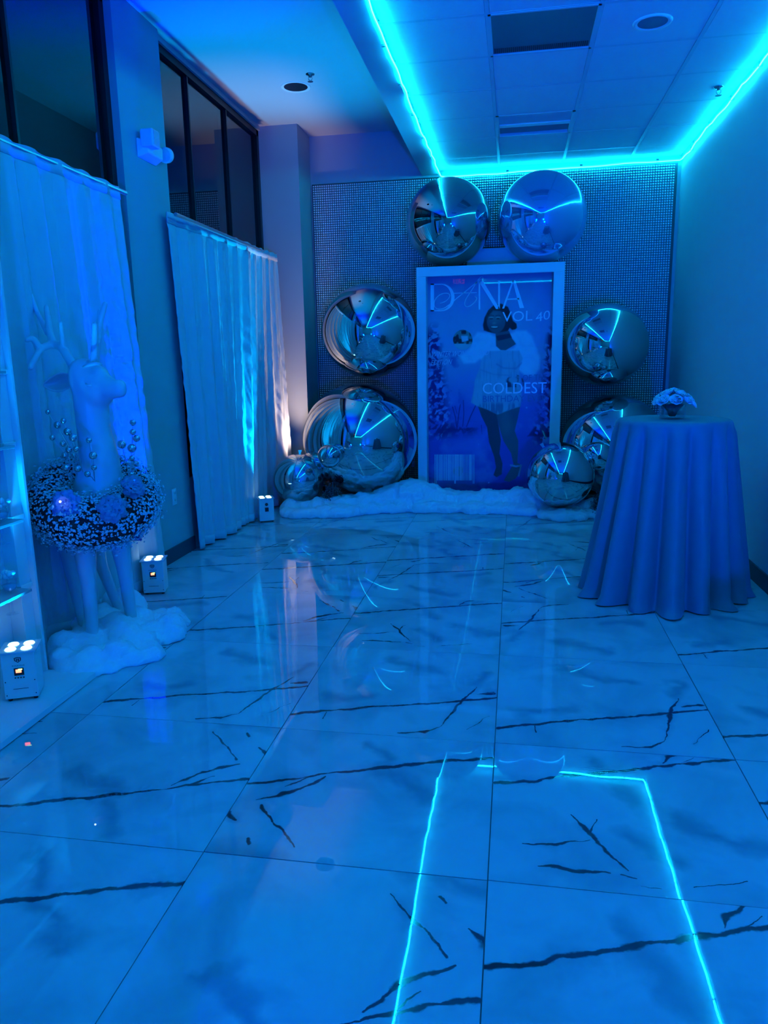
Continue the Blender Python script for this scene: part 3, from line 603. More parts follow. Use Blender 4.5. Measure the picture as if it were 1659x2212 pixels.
M_LET = mat('silver_lettering', (.93, .95, .97), .22, spec=.6, coat=.5); M_LETD = mat('navy_lettering', (.10, .12, .30), .4); M_LETM = mat('pale_lettering', (.68, .70, .78), .4)
def pmesh(polys, name, m, dy=.003, th=.002):
    mb = MB()
    for pl in polys:
        n = len(pl); A = [pw(x, y, PY - dy) for x, y in pl]
        v = [(p.x - ox, PY - dy - oy, p.z) for p in A] + [(p.x - ox, PY - dy + th - oy, p.z) for p in A]
        mb.add(v, [tuple(range(n)), tuple(range(2 * n - 1, n - 1, -1))] + [(k, (k + 1) % n, n + (k + 1) % n, n + k) for k in range(n)])
    return mb.build(name, m, pr)
def ribbon(pl, wd, sub=6):
    P = [Vector((*p, 0)) for p in pl]; out = []
    for k in range(len(P) - 1):
        p0, p1, p2, p3 = P[max(k - 1, 0)], P[k], P[k + 1], P[min(k + 2, len(P) - 1)]
        for s_ in range(sub):
            t_ = s_ / sub; out.append(.5 * ((2 * p1) + (p2 - p0) * t_ + (2 * p0 - 5 * p1 + 4 * p2 - p3) * t_ ** 2 + (3 * p1 - p0 - 3 * p2 + p3) * t_ ** 3))
    out.append(P[-1]); qs = []
    for a_, b_ in zip(out[:-1], out[1:]):
        d = (b_ - a_); 
        if d.length < 1e-3: continue
        n_ = Vector((-d.y, d.x, 0)).normalized() * wd / 2; e = d.normalized() * .6
        qs.append([(a_ - e + n_)[:2], (b_ + e + n_)[:2], (b_ + e - n_)[:2], (a_ - e - n_)[:2]])
    return qs
dq = []; NS = 16
for k in range(NS):
    a0, a1 = -math.pi / 2 + math.pi * k / NS, -math.pi / 2 + math.pi * (k + 1) / NS
    f_ = lambda a, r: (300 + (118 - (30 if r else 0)) * math.cos(a), 420 + (122 - (10 if r else 0)) * math.sin(a))
    dq.append([f_(a0, 0), f_(a1, 0), f_(a1, 1), f_(a0, 1)])
pmesh(dq + [[(205, 298), (302, 298), (302, 309), (205, 309)], [(205, 532), (302, 532), (302, 542), (205, 542)], [(205, 298), (236, 298), (236, 542), (205, 542)]], 'letter', M_LET)
pmesh(ribbon([(290, 472), (340, 452), (372, 415), (366, 388), (325, 384), (280, 402), (245, 442), (238, 490), (262, 520), (312, 520), (370, 485), (440, 425), (510, 370), (580, 312), (640, 266), (662, 245), (654, 239), (628, 262), (590, 322), (545, 392), (515, 442), (508, 482), (525, 502), (560, 492), (596, 460), (614, 428), (598, 412)], 9) + [[(410, 380), (615, 374), (615, 380), (410, 387)]], 'letter', M_LET, .0045)
pmesh([[(630, 282), (645, 281), (645, 527), (630, 528)], [(633, 281), (672, 278), (820, 522), (785, 523)], [(803, 272), (819, 271), (819, 521), (803, 522)]], 'letter', M_LET)
pmesh([[(930, 268), (944, 268), (857, 518), (838, 519)], [(930, 268), (955, 267), (1034, 513), (994, 516)], [(885, 430), (988, 426), (988, 438), (882, 442)]], 'letter', M_LET)
def ptext(body, xa, ya, xb, yb, hgt, m, shear=0, bold=0):
    A = pw(xa, ya, PY - .003); B = pw(xb, yb, PY - .003); T = pw(xa, ya - hgt, PY - .003)
    me = text_mesh(body, A.x - ox, B.x - ox, A.z, T.z, PY - .003 - oy, shear, B.z - A.z); return obj('lettering', me, m, pr)
ptext('VOL', 840, 638, 1105, 625, 90, M_LET); ptext('40', 1135, 640, 1262, 610, 80, M_LET)
ptext('WINTER WONDERLAND', 208, 948, 715, 930, 46, M_LETM, .3); ptext('EDITION', 206, 1020, 385, 1012, 46, M_LETM, .3)
ptext('OF THE', 1020, 1158, 1238, 1150, 52, M_LETD); ptext('COLDEST', 666, 1274, 1232, 1268, 98, M_LET); ptext('BIRTHDAY EVER', 668, 1346, 1235, 1338, 56, M_LETD)
rb_ = random.Random(11); bars = []; x = 240
while x < 590:
    w_ = rb_.choice([3, 4, 5, 7, 9, 12]); e = 2068 if (x < 262 or x > 565 or 408 < x < 425) else 2040
    bars.append([(x, 1810), (x + w_, 1810), (x + w_, e), (x, e)]); x += w_ + rb_.choice([3, 4, 6])
pmesh(bars, 'barcode', M_LETM)
# ================================================================== MIRROR BALLOONS
def balloon(px, py, Y, r, label, m=M_CHROME, z=None, x=None, tail=(0, 0, -1), squash=.97, seam=True):
    c = ony(px, py, Y)
    if z is not None: c.z = z
    if x is not None: c.x = x
    g = thing('mirror_balloon', label, 'balloon', c, 0, 'mirror sphere balloons around the magazine box')
    mb = MB(); n, k = 72, 44; pts = []
    for j in range(k + 1):
        th = math.pi * j / k; row = []
        for i in range(n + 1):
            ph = 2 * math.pi * i / n
            rr_ = r * (1 - .006 * (math.cos(3 * ph) * math.sin(th) ** 2)); zz = -math.cos(th) * r * squash
            row.append((rr_ * math.sin(th) * math.cos(ph), rr_ * math.sin(th) * math.sin(ph), zz))
        pts.append(row)
    mb.grid(pts); bmsh = mb.mesh('foil_body', True)
    bm = bmesh.new(); bm.from_mesh(bmsh); bmesh.ops.remove_doubles(bm, verts=bm.verts, dist=1e-5); bmesh.ops.recalc_face_normals(bm, faces=bm.faces); bm.to_mesh(bmsh); bm.free()
    b = obj('foil_body', bmsh, m, g); b.rotation_euler = (math.radians(14), math.radians(random.uniform(-10, 10)), random.uniform(0, 6))
    tv = Vector(tail).normalized()
    t0 = tv * r * .985; t1 = tv * (r + .035)
    pa = Vector((0, 1, 0)).cross(tv).normalized() * .018 if abs(tv.y) < .9 else Vector((.018, 0, 0))
    q_ = tv.cross(pa).normalized() * .001
    v = [t0 - pa * .5 - q_, t0 + pa * .5 - q_, t1 + pa - q_, t1 - pa - q_, t0 - pa * .5 + q_, t0 + pa * .5 + q_, t1 + pa + q_, t1 - pa + q_]
    MB().add(v, [(0, 1, 2, 3), (7, 6, 5, 4), (0, 4, 5, 1), (1, 5, 6, 2), (2, 6, 7, 3), (3, 7, 4, 0)]).build('filling_tab', m, g)
    return g
balloon(781, 945, 7.25, .575, 'largest silver mirror balloon standing on the floor by the white column', x=-1.515, z=.645, tail=(.3, .8, -.3))
balloon(797, 700, 7.33, .464, 'silver mirror balloon stacked on the largest one, before the column side of the sheet', tail=(0, 1, .2), x=-1.408, z=1.70, )
balloon(969, 480, 7.47, .405, 'dark smoky mirror balloon on top of the magazine box under the rope light corner', M_CHROME2, tail=(0, .5, .8), z=2.695, squash=.99)
balloon(1170, 470, 7.47, .410, 'bright blue-reflecting mirror balloon on top of the magazine box beside the smoky one', mat('blue_satin_foil', (.38, .58, 1.0), .07, metal=.8, coat=.6), tail=(0, .5, .8), z=2.695, squash=1.0)
balloon(1308, 745, 7.42, .392, 'silver mirror balloon stacked beside the box, toward the plain long wall', tail=(0, 1, -.3), x=.842)
balloon(1318, 960, 7.38, .490, 'large silver mirror balloon half hidden behind the draped table', x=.940, z=.585, tail=(.3, .8, -.4))
balloon(642, 1033, 6.90, .250, 'small iridescent pinkish balloon beside the curtain end', M_IRID, tail=(0, .3, 1), z=.300, x=-2.06)
balloon(712, 985, 6.62, .112, 'tiny dark mirror balloon between iridescent and largest balloons', M_CHROME2, tail=(0, 1, 0))
balloon(1209, 1018, 6.74, .300, 'medium silver mirror balloon resting on cotton snow before the box corner', tail=(-.5, .3, .8), x=.42, z=.385)
balloon(1292, 985, 6.79, .135, 'tiny silver mirror balloon tucked behind the medium one near the table', tail=(.3, 1, -.3), x=.745)
# ================================================================== COTTON SNOW
def cotton(name, label, blobs, vox=.022, amp=.030, group=None):
    mb = MB()
    for x, y, z, r, s_ in blobs: mb.sphere((x, y, z), r, 12, 8, (1, 1, s_))
    o = mb.build(name, M_COTTON, None, True)
    rm = o.modifiers.new('r', 'REMESH'); rm.mode = 'VOXEL'; rm.voxel_size = vox; rm.use_smooth_shade = True
    for sc_, am, k in ((.10, amp * 1.2, 0), (.035, amp * .45, 1)):
        t_ = bpy.data.textures.new('cl', 'CLOUDS'); t_.noise_scale = sc_; t_.noise_depth = 3
        d = o.modifiers.new('d', 'DISPLACE'); d.texture = t_; d.strength = am * 2; d.mid_level = .5; d.texture_coords = 'LOCAL'
    bake(o)
    n = len(o.data.vertices); co = np.empty(n * 3); o.data.vertices.foreach_get('co', co); co = co.reshape(-1, 3); co[:, 2] = np.maximum(co[:, 2], .001); o.data.vertices.foreach_set('co', co.ravel()); o.data.update()
    return tag(o, label, 'cotton snow', group)
rc_ = random.Random(21); bl = []
prof = [(-2.10, 6.66, .13), (-1.95, 6.60, .12), (-1.75, 6.70, .15), (-1.55, 6.72, .17), (-1.35, 6.82, .18), (-1.15, 6.92, .24), (-.98, 6.98, .30), (-.85, 6.98, .24), (-.70, 6.98, .21), (-.50, 6.99, .16), (-.30, 6.98, .18), (-.12, 6.97, .19), (.05, 6.95, .22), (.2, 6.86, .17), (.38, 6.74, .12), (.55, 6.74, .12), (.72, 6.84, .13), (.88, 6.90, .14), (1.05, 6.95, .14)]
for (a0, b0, h0), (a1, b1, h1) in zip(prof[:-1], prof[1:]):
    for t_ in (0, .33, .66):
        x, y, hh = a0 + (a1 - a0) * t_, b0 + (b1 - b0) * t_, h0 + (h1 - h0) * t_
        bl.append((x, y + .06 + rc_.uniform(-.03, .03), hh * .36, hh * .62 + rc_.uniform(-.012, .02), 1.0))
        bl.append((x + rc_.uniform(-.04, .04), y - .10 + rc_.uniform(-.05, .04), .03, .085 + rc_.uniform(-.02, .03), .75))
        bl.append((x + rc_.uniform(-.04, .04), y + .20, hh * .40, hh * .55, .9))
cotton('cotton_snow', 'billowy white cotton snow along the floor before balloons and magazine box', bl, .02, .026)
bl = []
for k in range(70):
    a = rc_.uniform(0, 6.283); r = math.sqrt(rc_.random())
    x = -2.02 + .30 * r * math.cos(a); y = 3.36 + .44 * r * math.sin(a)
    if x < -2.24: x = -2.24
    rr_ = rc_.uniform(.065, .12) * (1.08 - .4 * r)
    bl.append((x, y, rc_.uniform(.02, .07) * (1.2 - r), rr_, .9))
for (x, y, r) in ((-2.22, 3.5, .12), (-2.16, 3.12, .10), (-1.86, 3.10, .075), (-1.98, 3.02, .07), (-2.2, 3.75, .13), (-1.78, 3.5, .08), (-2.1, 3.0, .07)): bl.append((x, y, .04, r, 1))
cotton('cotton_snow', 'fluffy white cotton snow heaped around the deer feet', bl, .02, .03)
# ================================================================== CURTAINS
def curtain(label, spine_b, spine_t, z1, nf, amp, seed, hem=.10, z0=.012, ns=260, nzz=70, flare=None):
    rs = np.random.RandomState(seed)
    def interp(sp, s_):
        P = np.array(sp, float); d = np.r_[0, np.cumsum(np.hypot(*np.diff(P[:, :2], axis=0).T))]; d /= d[-1]
        return np.stack([np.interp(s_, d, P[:, 0]), np.interp(s_, d, P[:, 1])], -1), d
    s_ = np.linspace(0, 1, ns); B, _ = interp(spine_b, s_); T, _ = interp(spine_t, s_)
    ph = np.cumsum(.4 + rs.rand(ns)); ph = ph / ph[-1] * 2 * math.pi * nf
    f1 = np.sin(ph) + .35 * np.sin(2.3 * ph + 1) + .25 * np.sin(.47 * ph + 2); f2 = np.sin(ph * .9 + .6) + .5 * np.sin(ph * .37)
    rows = []
    for j in range(nzz):
        v = j / (nzz - 1); z = z0 + (z1 - z0) * v
        P = B * (1 - v) + T * v; dP = np.gradient(P, axis=0); nrm = np.stack([dP[:, 1], -dP[:, 0]], -1); nrm /= np.linalg.norm(nrm, axis=1, keepdims=True) + 1e-9
        k = amp * (1.0 - .62 * v ** 1.5); off = k * (f1 * (.6 + .4 * v) + f2 * .4 * (1 - v))
        off = off + .004 * np.sin(s_ * 90 + 9 * np.sin(v * 17 + s_ * 20)) * np.exp(-((v - .45) / .35) ** 2)
        zz = z + (0 if j else 0) + .010 * f2 * (1 - v) * (j == 0)
        if v > .97: off = off * .35
        rows.append([(P[i, 0] + nrm[i, 0] * off[i], P[i, 1] + nrm[i, 1] * off[i], (z + (.004 * math.sin(ph[i] * 1.0) if j == nzz - 1 else 0))) for i in range(ns)])
    base = Vector((float(B[:, 0].mean()), float(B[:, 1].mean()), 0))
    rows = [[(p[0] - base.x, p[1] - base.y, p[2]) for p in r] for r in rows]
    g = thing('voile_curtain', label, 'curtain', base)
    cl = MB().grid(rows).build('cloth', M_CURT, g, True); sd = cl.modifiers.new('s', 'SOLIDIFY'); sd.thickness = .002
    hj = max(2, int(hem / (z1 - z0) * nzz)); hr = [[(p[0] + .004, p[1] - .003, p[2]) for p in r] for r in rows[:hj + 1]]
    hm = MB().grid(hr).build('hem', M_CURT, g, True); sd = hm.modifiers.new('s', 'SOLIDIFY'); sd.thickness = .002
    tr = [[(p[0] + .004, p[1] - .003, p[2] + .004) for p in r] for r in rows[-3:]]
    th = MB().grid(tr).build('rod_pocket', M_CURT, g, True); sd = th.modifiers.new('s', 'SOLIDIFY'); sd.thickness = .004
    return g
curtain('long white voile curtain hanging behind the deer', [(-2.34, 1.2), (-2.36, 3.2), (-2.34, 3.9), (-2.31, 4.55)], [(-2.34, 1.2), (-2.335, 4.36)], 2.455, 15, .034, 4, ns=320)
curtain('white voile curtain lit cyan beside the electrical outlet wall', [(-2.405, 5.24), (-2.385, 5.45), (-2.33, 5.72), (-2.345, 6.0), (-2.33, 6.42)], [(-2.41, 5.12), (-2.34, 6.75)], 2.455, 7, .036, 9)
curtain('narrow white voile curtain end glowing pale next to the column', [(-2.37, 6.48), (-2.37, 6.85), (-2.255, 7.38)], [(-2.345, 6.72), (-2.31, 7.30)], 2.45, 4, .022, 12, ns=120)
for (ya, yb, nm) in ((1.1, 4.44, 'pipe and drape stand holding the deer-side curtain'), (5.16, 7.36, 'pipe and drape stand holding the two curtains by the column')):
    g = thing('drape_stand', nm, 'stand', (-2.40, yb - .03, 0))
    MB().tube([(0.06, ya - yb, 2.44), (0.06, .035, 2.44)], .014, 10).build('crossbar', M_STEM, g)
    MB().tube([(-.005, 0, .006), (-.005, 0, 2.47)], .017, 12).build('upright', M_STEM, g)
    bevel(MB().box(-.045, .06, -.16, .1, .0, .008).build('base_plate', M_STEM, g), .002)
# ================================================================== EMERGENCY LIGHT + OUTLET
g = thing('emergency_light', 'white twin-head emergency light mounted on the window pier', 'emergency light', (-2.45, 4.98, 2.80))
mb = MB(); pr_ = [(-.13, -.05), (-.13, .07), (.13, .07), (.13, -.05)]; pf = [(-.105, -.02), (-.11, .055), (.11, .055), (.105, -.02)]
mb.add([(0, y, z) for y, z in pr_] + [(.07, y, z) for y, z in pf], [(0, 1, 2, 3), (4, 7, 6, 5), (0, 4, 5, 1), (1, 5, 6, 2), (2, 6, 7, 3), (3, 7, 4, 0)])
bevel(mb.build('housing', M_WPLAS, g), .008)
bevel(MB().box(.03, .12, -.135, -.03, .01, .12).build('lamp_head', M_WPLAS, g), .012, 3)
MB().box(.118, .123, -.125, -.04, .02, .11).build('lens', mat('ribbed_lens', (.6, .66, .75), .25, bump=1.0, bscale=90), g)
MB().lathe([(.001, 0), (.045, .004), (.052, .02), (.05, .05), (.03, .075), (.001, .08)], 24, Matrix.Translation((.05, .165, .03)) @ Matrix.Rotation(-math.pi / 2.3, 4, 'X')).build('lamp_head', M_WPLAS, g, True)
MB().lathe([(.001, -.003), (.042, -.001), (.044, .003)], 24, Matrix.Translation((.05, .165, .03)) @ Matrix.Rotation(-math.pi / 2.3, 4, 'X')).build('lens', MATS['ribbed_lens'], g, True)
g = thing('wall_outlet', 'white duplex electrical outlet low on the window pier', 'outlet', (-2.449, 5.0, .467))
bevel(MB().box(0, .006, -.035, .035, -.06, .06).build('cover_plate', M_WPLAS, g), .003)
for zz in (-.026, .026):
    s_ = MB().box(.006, .009, -.017, .017, zz - .017, zz + .017).build('socket', M_WPLAS, g)
    MB().box(.009, .0095, -.008, -.005, zz - .006, zz + .008).box(.009, .0095, .005, .008, zz - .006, zz + .008).build('slot', M_BLACK, s_)
# ================================================================== DEER
DY = 3.30
def dp(px, py, dy=0.0): return ony(px, py, DY + dy)
deer = thing('deer_statue', 'tall white resin deer statue with antlers wearing a flower wreath', 'deer statue', (-2.05, 3.35, 0))
D0 = Vector((-2.05, 3.35, 0))
def rel(p): return Vector(p) - D0
mb = MB()
def cap(mb, a, b, ra, rb, n=14):
    a, b = Vector(a), Vector(b); k = 8
    mb.tube([a.lerp(b, i / k) for i in range(k + 1)], [ra + (rb - ra) * i / k for i in range(k + 1)], n); mb.sphere(a, ra, n, 8); mb.sphere(b, rb, n, 8)
fd = Vector((.88, -.46, 0)).normalized(); sd_ = Vector((.46, .88, 0)).normalized()
headc = dp(186, 822); necka = dp(192, 870); neckb = dp(216, 1000); neckc = dp(214, 1080)
cap(mb, rel(headc) + Vector((0, 0, .0)), rel(dp(204, 845) + fd * .04), .083, .076); mb.sphere(rel(dp(180, 806)), .072)
cap(mb, rel(dp(212, 836) + fd * .05), rel(dp(222, 842) + fd * .135), .062, .040); mb.sphere(rel(dp(223, 834) + fd * .13), .036)
mb.sphere(rel(dp(205, 812) + fd * .03), .052)
cap(mb, rel(dp(194, 842)), rel(dp(203, 930)), .082, .080); cap(mb, rel(dp(203, 930)), rel(neckb), .080, .098); cap(mb, rel(neckb), rel(dp(212, 1075)), .098, .128)
chest = dp(212, 1085); body_f = chest + Vector((-.02, .03, -.02)); body_r = Vector((-2.20, 3.46, .72))
cap(mb, rel(body_f), rel(body_r), .135, .14, 18)
legs = [((-2.025, 3.14), (190, 1385), .0), ((-1.955, 3.385), (275, 1345), 0)]
def leg(mb, top, foot, r0, r1, r2, back=False):
    top, foot = Vector(top), Vector(foot); kn = top.lerp(foot, .48) + (Vector((-.04, .03, 0)) if back else Vector((.008, -.005, 0)))
    cap(mb, top, kn, r0, r1, 12); cap(mb, kn, foot, r1, r2, 12); mb.sphere(kn, r1 * 1.08, 12, 8)
f1 = onz(192, 1420, .0); f2 = onz(280, 1380, .0)
FL = Vector((-2.06, 3.20, .02)); FR = Vector((-1.975, 3.44, .02))
leg(mb, rel(Vector((-2.065, 3.215, .66))), rel(FL), .068, .038, .030); leg(mb, rel(Vector((-1.99, 3.40, .66))), rel(FR), .066, .038, .030)
leg(mb, rel(Vector((-2.19, 3.46, .66))), rel(Vector((-2.13, 3.62, .02))), .075, .034, .026, True); leg(mb, rel(Vector((-2.24, 3.36, .66))), rel(Vector((-2.245, 3.42, .02))), .075, .034, .026, True)
b = mb.build('body', M_DEER, deer, True); rm = b.modifiers.new('r', 'REMESH'); rm.mode = 'VOXEL'; rm.voxel_size = .011
sm = b.modifiers.new('sm', 'SMOOTH'); sm.factor = .6; sm.iterations = 9; bake(b)
def antler(pls, name='antler'):
    mb = MB()
    for pl, r0_, r1_ in pls:
        P = [rel(dp(*p)) for p in pl]; out = []
        for k in range(len(P) - 1):
            p0, p1, p2, p3 = P[max(k - 1, 0)], P[k], P[k + 1], P[min(k + 2, len(P) - 1)]
            for s_ in range(6):
                t_ = s_ / 6; out.append(.5 * ((2 * p1) + (p2 - p0) * t_ + (2 * p0 - 5 * p1 + 4 * p2 - p3) * t_ ** 2 + (3 * p1 - p0 - 3 * p2 + p3) * t_ ** 3))
        out.append(P[-1]); n = len(out); r0_ *= 1.2; r1_ *= 1.3; mb.tube(out, [r0_ + (r1_ - r0_) * i / (n - 1) for i in range(n)], 12); mb.sphere(out[-1], r1_, 12, 8); mb.sphere(out[0], r0_, 12, 8)
    a = mb.build(name, M_DEER, deer, True); r_ = a.modifiers.new('r', 'REMESH'); r_.mode = 'VOXEL'; r_.voxel_size = .005
    s_ = a.modifiers.new('sm', 'SMOOTH'); s_.factor = .5; s_.iterations = 4; bake(a)
antler([([(160, 795, .0), (150, 776, .0), (134, 752, .02), (118, 745, .03), (98, 749, .0), (84, 759, -.04), (66, 794, -.10)], .021, .011),
        ([(84, 757, -.03), (79, 742, -.04), (70, 731, -.06), (58, 735, -.08)], .016, .009),
        ([(116, 745, .03), (107, 715, .05), (104, 690, .06), (100, 663, .07)], .017, .009),
        ([(103, 720, .05), (92, 697, .08), (79, 671, .10), (68, 637, .11)], .012, .008),
        ([(138, 757, .015), (134, 725, .0), (131, 697, -.02)], .013, .0075)])
antler([([(203, 792, -.01), (205, 770, -.01), (210, 730, .0), (217, 692, .03), (227, 657, .06)], .021, .010),
        ([(203, 776, -.02), (204, 735, -.05), (205, 701, -.08)], .016, .009), ([(208, 740, .0), (213, 715, .04), (216, 672, .08)], .014, .009)])
def ear(pts, name='ear'):
    mb = MB()
    rows = []
    for (c, hw, dep) in pts:
        row = []
        for i in range(9):
            t_ = -1 + 2 * i / 8; row.append(tuple(rel(dp(c[0], c[1] + hw * t_, -dep * (1 - t_ * t_) * -1))))
        rows.append(row)
    e = mb.grid(rows).build(name, M_DEER, deer, True); s_ = e.modifiers.new('s', 'SOLIDIFY'); s_.thickness = .010; s_.offset = 0
    ss = e.modifiers.new('ss', 'SUBSURF'); ss.levels = 1; ss.render_levels = 1
ear([((158, 822), 6, .01), ((148, 823), 17, .04), ((133, 825), 22, .06), ((117, 828), 19, .05), ((103, 830), 11, .03), ((93, 831), 2, .0)])
MB().tube([rel(dp(180, 793, -.075)), rel(dp(192, 788, -.09)), rel(dp(206, 785, -.09)), rel(dp(220, 788, -.06))], [.006, .009, .009, .006], 8).build('antler_burr', M_DEER, deer, True)
MB().tube([rel(dp(185, 828, -.085)), rel(dp(190, 833, -.092)), rel(dp(197, 832, -.095))], [.003, .005, .003], 8).build('eyelid', M_DEER, deer, True)
# ================================================================== WREATH
WC = Vector((-2.045, 3.305, .765)); wr = thing('flower_wreath', 'thick babys-breath wreath with silver ball picks around the deer chest', 'wreath', WC)
WR = Matrix.Rotation(math.radians(24), 3, Vector((.85, .53, 0))) @ Matrix.Rotation(math.radians(0), 3, 'Z')
RMAJ, RMIN = .205, .108
def tor(u, v, k=1.0, flat=1.0):
    c = Vector((math.cos(u), math.sin(u), 0)); return WR @ (c * (RMAJ + RMIN * k * math.cos(v)) + Vector((0, 0, RMIN * 1.15 * k * math.sin(v))))
rows = []
for i in range(61):
    rows.append([tuple(tor(2 * math.pi * i / 60, 2 * math.pi * j / 20, .80 + .12 * math.sin(i * 2.1 + j * 1.7))) for j in range(21)])
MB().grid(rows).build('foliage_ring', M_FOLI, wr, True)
rw = random.Random(5); fm = MB()
oct_f = [(0, 2, 4), (2, 1, 4), (1, 3, 4), (3, 0, 4), (2, 0, 5), (1, 2, 5), (3, 1, 5), (0, 3, 5)]
stm = MB()
for k in range(9000):
    u, v = rw.uniform(0, 6.283), rw.uniform(0, 6.283); kk_ = rw.uniform(.86, 1.16) if rw.random() < .93 else rw.uniform(1.15, 1.4)
    p = tor(u, v, kk_); n_ = (p - tor(u, v, .5)).normalized(); t1 = n_.orthogonal().normalized(); t2 = n_.cross(t1); a = rw.uniform(0, 6.28)
    t1, t2 = t1 * math.cos(a) + t2 * math.sin(a), t2 * math.cos(a) - t1 * math.sin(a); r = rw.uniform(.0036, .0078)
    l_ = rw.uniform(.8, 1.9)
    fm.add([p + t1 * r * l_, p - t1 * r * l_, p + t2 * r, p - t2 * r, p + n_ * r * .8, p - n_ * r * .8], oct_f)
o = fm.build('florets', M_FLORET, wr); o['kind'] = 'stuff'
for k in range(900):
    u, v = rw.uniform(0, 6.283), rw.uniform(0, 6.283); p = tor(u, v, .8); q_ = tor(u + rw.uniform(-.1, .1), v + rw.uniform(-.2, .2), rw.uniform(1.0, 1.22)); stm.tube([p, q_], .0011, 3, False)
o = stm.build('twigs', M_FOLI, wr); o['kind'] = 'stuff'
def petal_head(c, axis, R_, m, name='flower_head'):
    mb = MB(); axis = axis.normalized(); a1 = axis.orthogonal().normalized(); a2 = axis.cross(a1)
    for ring, (n, tilt, L_) in enumerate(((7, .15, 1.0), (7, .55, .9), (6, .95, .72), (5, 1.25, .5))):
        for i in range(n):
            th = 2 * math.pi * (i + ring * .5) / n + rw.uniform(-.15, .15); d = a1 * math.cos(th) + a2 * math.sin(th); ti = tilt + rw.uniform(-.15, .15)
            o_ = d * math.cos(ti) + axis * math.sin(ti); s_ = d.cross(axis); nn = o_.cross(s_)
            rows = []
            for j in range(5):
                t_ = j / 4; wd = R_ * .42 * math.sin(math.pi * (.18 + .72 * t_)) 
                rows.append([tuple(c + o_ * R_ * L_ * t_ + s_ * wd * q + nn * (R_ * .12 * (1 - abs(q)) * (-1) + R_ * .10 * rw.uniform(-1, 1) * t_ + R_ * .2 * t_ * t_)) for q in (-1, -.5, 0, .5, 1)])
            mb.grid(rows)
    o_ = mb.build(name, m, wr, True); s_ = o_.modifiers.new('s', 'SOLIDIFY'); s_.thickness = .0012; return o_
def on_w(px, py, Y): return ony(px, py, Y) - WC
h1 = on_w(143, 1090, 3.05); h2 = on_w(243, 1098, 3.06); h3 = on_w(288, 1052, 3.22)
petal_head(h1, Vector((.2, -1, .35)), .072, M_PETAL2); petal_head(h2, Vector((.5, -.9, .2)), .070, M_PETAL); petal_head(h3, Vector((.7, -.6, .6)), .062, M_PETAL)
MB().sphere(h1 + Vector((.01, -.058, .025)), .005, 10, 6).build('fairy_light', lit('fairy_bulb', (.5, .7, 1), 12), wr)
MB().sphere(h3 + Vector((.03, -.04, .04)), .004, 10, 6).build('fairy_light', lit('fairy_bulb2', (.0, .05, 1), 4), wr)
picks = [((180, 1020), [(103, 890, 5), (124, 918, 7.5), (137, 909, 6), (146, 932, 8), (158, 945, 8.5), (136, 958, 6.5)]), ((162, 1010), [(113, 945, 6), (149, 971, 7), (164, 970, 6), (140, 983, 7.5), (143, 1010, 8), (168, 1012, 8)]),
         ((205, 1040), [(192, 951, 6), (201, 984, 8), (203, 1010, 6), (189, 1024, 6.5)]), ((282, 1040), [(287, 913, 6.5), (287, 933, 6.5), (295, 947, 7.5), (263, 960, 9), (285, 968, 9), (285, 990, 6), (293, 1001, 6), (284, 1024, 7)])]
for root, bs in picks:
    dY = -.16 if root[0] in (180, 162) else (-.19 if root[0] == 205 else -.02)
    for k, (bx, by, br) in enumerate(bs):
        Yb = DY + dY + rw.uniform(-.03, .02); c = on_w(bx, by, Yb); b_ = on_w(root[0], root[1], DY + dY + .03)
        R_ = br * (Yb / .965 + .45) / FPX
        bo = MB().sphere((0, 0, 0), R_, 20, 14).build('silver_ball', M_CHROME, wr, True, c)
        e = c + (b_ - c).normalized() * R_ * .9
        MB().tube([e, e.lerp(b_, .5) + Vector((0, 0, .006)), b_], .0016, 5).build('wire_stem', M_STEM, wr)
mb = MB()
for k in range(260):
    t_ = rw.random(); c = on_w(298 + rw.gauss(0, 5), 1118 + t_ * 48, 3.34); s_ = rw.uniform(.002, .005); mb.box(c.x - s_, c.x + s_, c.y - s_, c.y + s_, c.z - s_, c.z + s_, Matrix.Translation(c) @ Matrix.Rotation(rw.uniform(0, 3), 4, 'X') @ Matrix.Rotation(rw.uniform(0, 3), 4, 'Z') @ Matrix.Translation(-c))
o = mb.build('tinsel_drop', mat('blue_tinsel', (.3, .35, .9), .15, metal=1), wr); o['kind'] = 'stuff'
# ================================================================== CHAMPAGNE WALL
cw = thing('champagne_wall', 'white champagne wall display with acrylic glass shelves on a platform', 'display shelf', (-2.15, 1.95, 0)); W0 = Vector((-2.15, 1.95, 0))
def cwb(name, x0, x1, y0, y1, z0, z1, m=M_WHITE, bv=.002):
    return bevel(MB().box(x0 - W0.x, x1 - W0.x, y0 - W0.y, y1 - W0.y, z0, z1).build(name, m, cw), bv)
cwb('platform', -2.30, -1.888, .85, 2.925, .004, .032); cwb('back_panel', -2.235, -2.215, .95, 2.86, .032, 2.36)
cwb('side_post', -2.235, -2.125, 2.905, 2.922, .032, 2.38); cwb('side_post', -2.235, -2.125, .90, .95, .032, 2.38); cwb('top_rail', -2.235, -2.125, .95, 2.905, 2.34, 2.38)
cwb('post_face', -2.215, -2.150, 2.83, 2.905, .032, 2.34)
SH = [.455, .77, 1.09, 1.40, 1.71, 2.02]
for z in SH:
    cwb('shelf_bracket', -2.215, -2.140, 2.825, 2.905, z - .010, z + .012)
    cwb('acrylic_shelf', -2.214, -2.085, .955, 2.82, z - .006, z + .006, M_ACRYL, .001)
